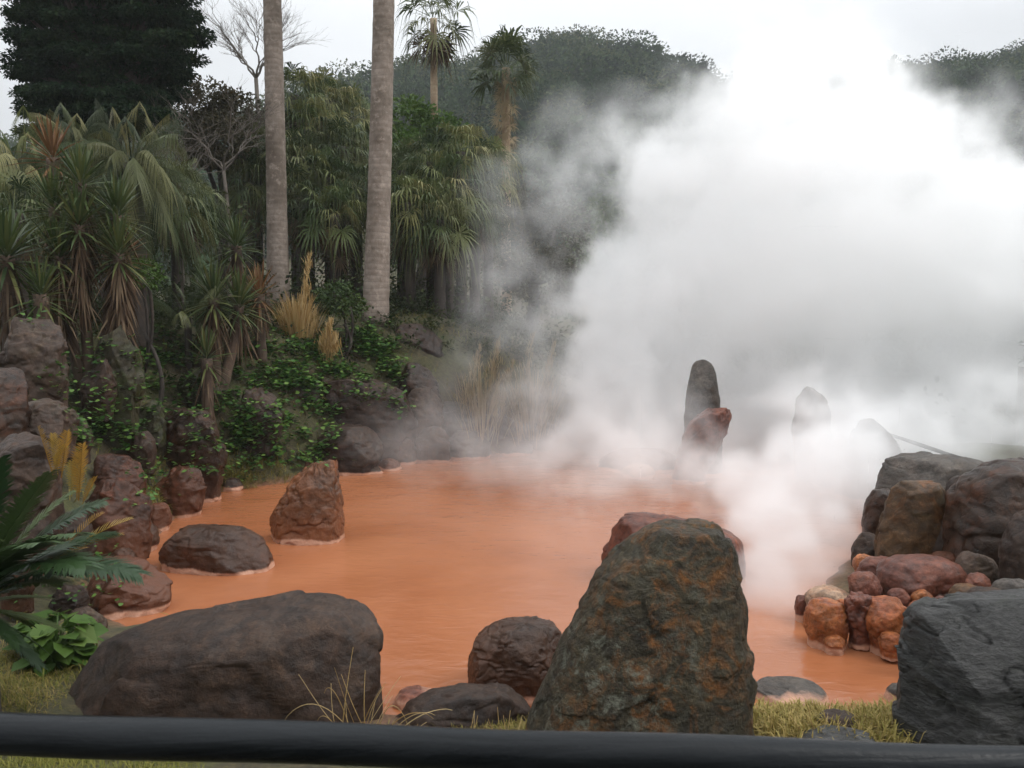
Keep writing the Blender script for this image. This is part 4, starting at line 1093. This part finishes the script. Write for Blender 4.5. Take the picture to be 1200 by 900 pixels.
c = P(66, 742, 5.9); z0 = float(gz(c.x, c.y))
mb = MB(); K = 110
az = RNG.uniform(0, 6.28, K); rr = RNG.random(K) ** .5 * .22
hh = RNG.uniform(.03, .30, K)
org = np.stack([c.x + np.cos(az) * rr, c.y + np.sin(az) * rr, z0 + hh], 1)
stamp(mb, IVY, org, az, RNG.uniform(-.3, .5, K), RNG.uniform(.10, .19, K), .2, RNG.normal(0, .3, K))
for i_ in range(K): tube(mb, [(c.x, c.y, z0), ((c.x + org[i_, 0]) / 2, (c.y + org[i_, 1]) / 2, z0 + hh[i_] * .7), org[i_]], .004, 4, .3)
tag(mb.build('leafy_plant', MATS['bright_green']), 'broad leaved bright green plant at the foot of the cycad', 'plant')

# ------------------------------------------------------------------ grass
def grass_patch(mb, x0, x1, y0, y1, n, L_=.14, zoff=0, clumps=14, Ysh=0, tint=(0, 1)):
    cl = [(random.uniform(x0, x1), random.uniform(y0, y1)) for _ in range(clumps)]
    pts, azs, els, sc_ = [], [], [], []
    hits = [hit(a, b) for a, b in cl]
    for k in range(n):
        h = hits[random.randrange(clumps)]; a = random.gauss(h.x, .085); b = random.gauss(h.y + Ysh, .10)
        pts.append((a, b)); azs.append(random.uniform(0, 6.28)); els.append(R(random.uniform(25, 85))); sc_.append(random.uniform(.5, 1.2) * L_)
    pts = np.array(pts); z = gz(pts[:, 0], pts[:, 1]) - .01 + zoff
    stamp(mb, [T_sword(.018)], np.column_stack([pts, z]), azs, els, sc_, .35, None, RNG.uniform(*tint, n))


mb = MB()
grass_patch(mb, -60, 90, 762, 835, 9000, .10, clumps=70)
grass_patch(mb, -20, 230, 882, 905, 3500, .10, clumps=40, tint=(0, .6))
grass_patch(mb, 892, 985, 843, 872, 7000, .24, clumps=26, tint=(.6, 1))
grass_patch(mb, 1000, 1050, 843, 872, 3200, .24, clumps=14, tint=(.55, 1))
grass_patch(mb, 585, 640, 850, 868, 900, .11, clumps=8, tint=(.4, 1))
grass_patch(mb, 440, 560, 850, 880, 900, .08, clumps=12, tint=(.3, 1))
grass_patch(mb, 255, 335, 545, 572, 2200, .2, clumps=22, tint=(.3, .8))
grass_patch(mb, 165, 190, 530, 590, 900, .2, clumps=10, tint=(.2, .8))
K = 60000
bx_, by_ = RNG.uniform(-14, 5, K), RNG.uniform(5.5, 22, K); d = poly_sd(bx_, by_)
cl_ = np.sin(bx_ * 2.1 + 3 * np.sin(by_ * .9)) * np.cos(by_ * 2.3 + bx_)
ok = (d > .12) & (d < 5) & (cl_ > -.15) & ((bx_ < -2.6) | (by_ > 14.5)); bx_, by_ = bx_[ok], by_[ok]; K = len(bx_)
stamp(mb, [T_sword(.022)], np.column_stack([bx_, by_, gz(bx_, by_) - .01]), RNG.uniform(0, 6.28, K), RNG.uniform(.3, 1.4, K), RNG.uniform(.10, .30, K), .4, None, RNG.uniform(0, .75, K))
tag(mb.build('grass', MATS['grass_olive'], origin=(0, 5, 0)), 'short yellowish olive grass growing between the rocks', 'grass', kind='stuff')

def dry_tuft(px, py, Y, blades, label):
    c = P(px, py, Y); z0 = float(gz(c.x, c.y)) - .02
    mb = MB()
    for (bx, tx, ty, arch, ww) in blades:
        a = P(bx, py, Y); a.z = c.z; b = P(tx, ty, Y - .05)
        n_ = 12; st = []
        for i_ in range(n_):
            f_ = i_ / (n_ - 1); p = a.lerp(b, f_); p.z += arch * math.sin(f_ * math.pi) ** .8; p.y -= .06 * math.sin(f_ * 3.1)
            st.append(tuple(p))
        tube(mb, st, np.linspace(ww, ww * .35, n_), 5, random.random(), cap=False)
    tag(mb.build('grass_tuft', MATS['straw'], origin=(c.x, c.y, c.z - .02)), label, 'grass')


dry_tuft(425, 872, 4.55, [(400, 414, 758, .0, .0035), (415, 380, 812, .16, .003), (418, 452, 800, .05, .003), (430, 428, 785, 0, .0035), (420, 330, 850, .20, .003), (440, 478, 850, .19, .003), (425, 450, 805, .06, .003),
                          (398, 388, 800, .02, .003), (432, 460, 815, .03, .003), (436, 400, 790, .03, .003), (410, 350, 790, .03, .0025), (445, 508, 842, .12, .0035), (452, 510, 838, .1, .003), (420, 470, 792, .03, .0025), (405, 372, 845, .11, .003), (432, 440, 820, 0, .003), (415, 405, 815, 0, .003), (425, 392, 782, .04, .002)],
         'arching dry straw coloured blades in front of the broad boulder')
dry_tuft(470, 872, 4.6, [(455, 530, 832, .09, .004), (460, 500, 846, .02, .003), (475, 490, 848, .01, .003), (550, 560, 838, 0, .003), (556, 556, 834, 0, .0025)], 'few dry blades bent over the low brown slab')
dry_tuft(592, 872, 4.6, [(588, 583, 828, 0, .003), (592, 598, 832, 0, .003), (600, 612, 838, .01, .003), (585, 572, 842, .02, .003), (596, 590, 838, 0, .003), (548, 556, 832, .0, .003)], 'short dry tuft at the left foot of the tall lichen stone')
dry_tuft(953, 872, 4.9, [(952, 944, 820, 0, .004), (960, 945, 838, .01, .003), (950, 970, 835, .02, .003), (945, 925, 838, .02, .003), (958, 985, 845, .03, .003)], 'dry tuft with a few long stalks in the yellow grass right of the lichen stone')

# fallen / slanting pole in the steam at the right
mb = MB(); a = P(1010, 498, 13.4); b = P(1180, 556, 10.4)
tube(mb, [tuple(a.lerp(b, f_ / 8)) for f_ in range(9)], np.linspace(.022, .032, 9) * (1 + .08 * np.sin(np.arange(9) * 2.2)), 12)
tag(mb.build('pole', MATS['dark_bark'], smooth=True), 'thin dark pole slanting out of the steam behind the right rocks', 'pole')
c = P(1196, 470, 14.6); z0 = float(gz(c.x, c.y)) - .1; mb = MB()
tube(mb, trunk_pts((c.x, c.y, z0), (c.x, c.y, P(1196, 430, 14.6).z), 0, 6), .06, 12)
tag(mb.build('post', MATS['grey_twig'], smooth=True), 'pale post in the mist at the right edge of the photo', 'post')

# ------------------------------------------------------------------ handrail
a = P(-80, 829.5 + 27, 1.12); b = P(1280, 875 + 27, 1.12); dv = (b - a)
A = a - dv * 1.2; B = b + dv * 1.2
hr = empty('handrail', ((A.x + B.x) / 2, 1.12, 1.0)); tag(hr, 'thick black handrail crossing the bottom of the photo', 'handrail')
mb = MB(); n_ = 90; fs = np.linspace(0, 1, n_); pts = np.array([tuple(A.lerp(B, f_)) for f_ in fs]); pts[:, 2] += .0015 * np.sin(fs * 60)
tube(mb, pts, .0275 * (1 + .012 * np.sin(fs * 47 + 1)), 40); mb.build('rail', MATS['rail'], hr, smooth=True)
for s_ in (.2, .8):
    p = A.lerp(B, s_); mb = MB(); zg = float(gz(p.x, 1.16))
    tube(mb, [(p.x, 1.12, zg - .1), (p.x, 1.12, zg + .3), (p.x, 1.12, p.z - .027)], .026, 24); mb.build('post', MATS['rail'], hr, smooth=True)

# ------------------------------------------------------------------ steam
vm = bpy.data.materials.new('steam'); vm.use_nodes = True; n = vm.node_tree; n.nodes.clear()
out = n.nodes.new('ShaderNodeOutputMaterial'); pv = n.nodes.new('ShaderNodeVolumePrincipled'); n.links.new(pv.outputs[0], out.inputs['Volume'])
pv.inputs['Color'].default_value = (1, 1, 1, 1); pv.inputs['Density'].default_value = 1.0; pv.inputs['Anisotropy'].default_value = 0.1

# puffs: px, py, Y, radius px
CORE = [(930, 640, 8.3, 55), (900, 590, 9.0, 62), (960, 575, 9.8, 60), (905, 690, 7.6, 42), (985, 610, 9.0, 45), (860, 560, 10.5, 55),
        (735, 450, 14.9, 58), (712, 420, 15.2, 44), (740, 470, 15.8, 84), (700, 505, 15.5, 48), (800, 420, 16.5, 95), (900, 450, 15.8, 90), (1000, 450, 15.5, 90), (1090, 440, 15.5, 85), (1040, 500, 13.0, 42),
        (780, 330, 16.0, 95), (880, 330, 16.0, 120), (1000, 330, 16.0, 120), (1120, 330, 15.5, 115), (1210, 320, 15.5, 100), (1300, 330, 15.5, 110),
        (810, 230, 15.5, 90), (900, 210, 15.5, 110), (1010, 220, 15.0, 110), (1120, 260, 15.0, 95), (1230, 250, 15.0, 80), (850, 150, 15.5, 62), (920, 130, 15.5, 72), (1000, 150, 15.0, 68), (1300, 240, 15.0, 90), (880, 95, 16, 34), (1180, 400, 15.5, 62), (975, 550, 11.3, 72), (930, 545, 11.4, 66), (1020, 545, 11.6, 52), (870, 570, 11.6, 56), (1000, 500, 12.2, 40), (905, 620, 9.6, 62), (950, 655, 8.2, 48), (900, 665, 7.9, 48), (690, 520, 14.6, 40), (940, 85, 16.5, 48), (1000, 105, 16.5, 52), (1050, 170, 15.5, 60), (1130, 480, 14.6, 62), (1090, 510, 13.6, 40), (1215, 440, 14.8, 62), (1190, 510, 13.8, 36), (740, 500, 15.2, 50), (860, 500, 15.0, 60), (950, 500, 14.8, 55), (1020, 480, 14.4, 50)]
SOFT = [(640, 330, 15.5, 110, .30), (610, 240, 16.5, 80, .22), (680, 200, 17, 100, .40), (740, 170, 16.5, 80, .5), (770, 110, 17, 60, .4), (590, 430, 15.0, 100, .25), (520, 490, 14.5, 80, .12), (650, 480, 14.5, 90, .35), (700, 400, 15.3, 90, .5),
        (620, 560, 12.5, 110, .22), (720, 560, 12.0, 100, .5), (800, 580, 11.0, 90, .7), (800, 510, 12.6, 75, .7), (740, 520, 12.8, 70, .6), (670, 530, 13.4, 80, .35), (560, 540, 13.5, 120, .16), (700, 600, 10.5, 100, .25), (860, 640, 8.8, 70, .35), (960, 500, 12.4, 80, .8), (1050, 140, 16, 90, .45), (1130, 190, 15, 90, .4), (1190, 140, 16, 70, .25), (1180, 460, 13.5, 90, .25), (560, 340, 14.5, 60, .12),
        (450, 530, 13.6, 70, .08), (1060, 500, 11.8, 70, .5), (890, 60, 16.5, 75, .8), (970, 60, 16.5, 75, .7), (1040, 110, 16, 70, .6), (1190, 490, 12.0, 80, .5), (1110, 490, 12.0, 80, .8), (760, 520, 13.2, 60, .5), (950, 495, 12.2, 62, 1.6), (1030, 505, 11.2, 62, 1.6), (990, 590, 9.6, 60, .6), (880, 590, 9.0, 60, .6), (1100, 500, 11.2, 70, .7), (820, 545, 12.0, 50, .7), (1195, 470, 12.4, 60, .8), (850, 540, 12.2, 60, .6), (900, 540, 11, 80, .9), (1010, 560, 10.5, 60, .25), (930, 60, 16, 40, .3), (700, 640, 9.0, 90, .06)]
ng = bpy.data.node_groups.new('steam_field', 'GeometryNodeTree')
ng.interface.new_socket('Geometry', in_out='OUTPUT', socket_type='NodeSocketGeometry')
N = ng.nodes.new; LK = ng.links.new
go = N('NodeGroupOutput'); vc = N('GeometryNodeVolumeCube'); sm = N('GeometryNodeSetMaterial'); sm.inputs['Material'].default_value = vm
LK(vc.outputs[0], sm.inputs['Geometry']); LK(sm.outputs[0], go.inputs[0])
mn_, mx_ = (-3.5, 6.2, 0.02), (14.0, 20.5, 10.6)
vc.inputs['Min'].default_value = mn_; vc.inputs['Max'].default_value = mx_
for ax, k in (('X', 0), ('Y', 1), ('Z', 2)): vc.inputs['Resolution ' + ax].default_value = int((mx_[k] - mn_[k]) / .07)
pos_ = N('GeometryNodeInputPosition').outputs[0]


def gm(op, a, b=None, c=None, clamp=False):
    m = N('ShaderNodeMath'); m.operation = op; m.use_clamp = clamp
    for i, x in enumerate((a, b, c)):
        if x is None: continue
        if isinstance(x, (int, float)): m.inputs[i].default_value = x
        else: LK(x, m.inputs[i])
    return m.outputs[0]


def gnoise(scale, detail, vec=pos_, rough=.55, out=0):
    t = N('ShaderNodeTexNoise'); t.inputs['Scale'].default_value = scale; t.inputs['Detail'].default_value = detail; t.inputs['Roughness'].default_value = rough
    LK(vec, t.inputs['Vector']); return t.outputs[out]


wn = gnoise(.55, 3, out=1)
wa = N('ShaderNodeVectorMath'); wa.operation = 'MULTIPLY_ADD'; LK(wn, wa.inputs[0]); wa.inputs[1].default_value = (1.6, 1.6, 1.6); wa.inputs[2].default_value = (-.8, -.8, -.8)
wb = N('ShaderNodeVectorMath'); wb.operation = 'ADD'; LK(pos_, wb.inputs[0]); LK(wa.outputs[0], wb.inputs[1]); wpos = wb.outputs[0]


def sphere(p, r, vec):
    s = N('ShaderNodeVectorMath'); s.operation = 'DISTANCE'; LK(vec, s.inputs[0]); s.inputs[1].default_value = tuple(p)
    return gm('MULTIPLY', s.outputs['Value'], 1 / r)


acc = None
for (px, py, Y, rp) in CORE:
    d = sphere(P(px, py, Y), rp * Y / F, wpos)
    if acc is None: acc = d
    else:
        m = N('ShaderNodeMath'); m.operation = 'SMOOTH_MIN'; LK(acc, m.inputs[0]); LK(d, m.inputs[1]); m.inputs[2].default_value = .25; acc = m.outputs[0]
bil = gnoise(.95, 7, rough=.66)
e = gm('ADD', acc, gm('MULTIPLY_ADD', bil, -1.7, .85))
mr = N('ShaderNodeMapRange'); mr.interpolation_type = 'SMOOTHSTEP'; LK(e, mr.inputs[0])
for i, x in enumerate((1.06, .76, 0, 1.15)): mr.inputs[i + 1].default_value = x
core = mr.outputs[0]
sof = None
for (px, py, Y, rp, wgt) in SOFT:
    d = sphere(P(px, py, Y), rp * Y / F, wpos)
    f_ = gm('MULTIPLY', gm('MAXIMUM', gm('SUBTRACT', 1.0, d), 0.0), wgt)
    sof = f_ if sof is None else gm('ADD', sof, f_)
mr2 = N('ShaderNodeMapRange'); LK(gnoise(.95, 7, rough=.66), mr2.inputs[0])
for i, x in enumerate((.44, .64, 0.02, 2.6)): mr2.inputs[i + 1].default_value = x
dens = gm('ADD', core, gm('MULTIPLY', sof, mr2.outputs[0]))
dens = gm('SUBTRACT', dens, .006); dens = gm('MAXIMUM', dens, 0.0)
LK(dens, vc.inputs['Density'])
so = bpy.data.objects.new('steam', bpy.data.volumes.new('steam')); COL.objects.link(so)
md = so.modifiers.new('field', 'NODES'); md.node_group = ng
tag(so, 'thick white steam billowing from the pond and hiding the right side', 'steam', kind='stuff')

# ------------------------------------------------------------------ haze
hm = bpy.data.materials.new('haze'); hm.use_nodes = True; n = hm.node_tree; n.nodes.clear()
out = n.nodes.new('ShaderNodeOutputMaterial'); pv = n.nodes.new('ShaderNodeVolumePrincipled'); n.links.new(pv.outputs[0], out.inputs['Volume'])
pv.inputs['Color'].default_value = (.93, .96, 1, 1); pv.inputs['Density'].default_value = .0006
mb = MB(); x0, x1, y0, y1, z0, z1 = -1510, 1510, -310, 2510, -6, 120
mb.add([(x0, y0, z0), (x1, y0, z0), (x1, y1, z0), (x0, y1, z0), (x0, y0, z1), (x1, y0, z1), (x1, y1, z1), (x0, y1, z1)],
       [(0, 3, 2, 1), (4, 5, 6, 7), (0, 1, 5, 4), (1, 2, 6, 5), (2, 3, 7, 6), (3, 0, 4, 7)])
tag(mb.build('haze', hm), 'thin damp haze over the whole scene', 'haze', kind='stuff')
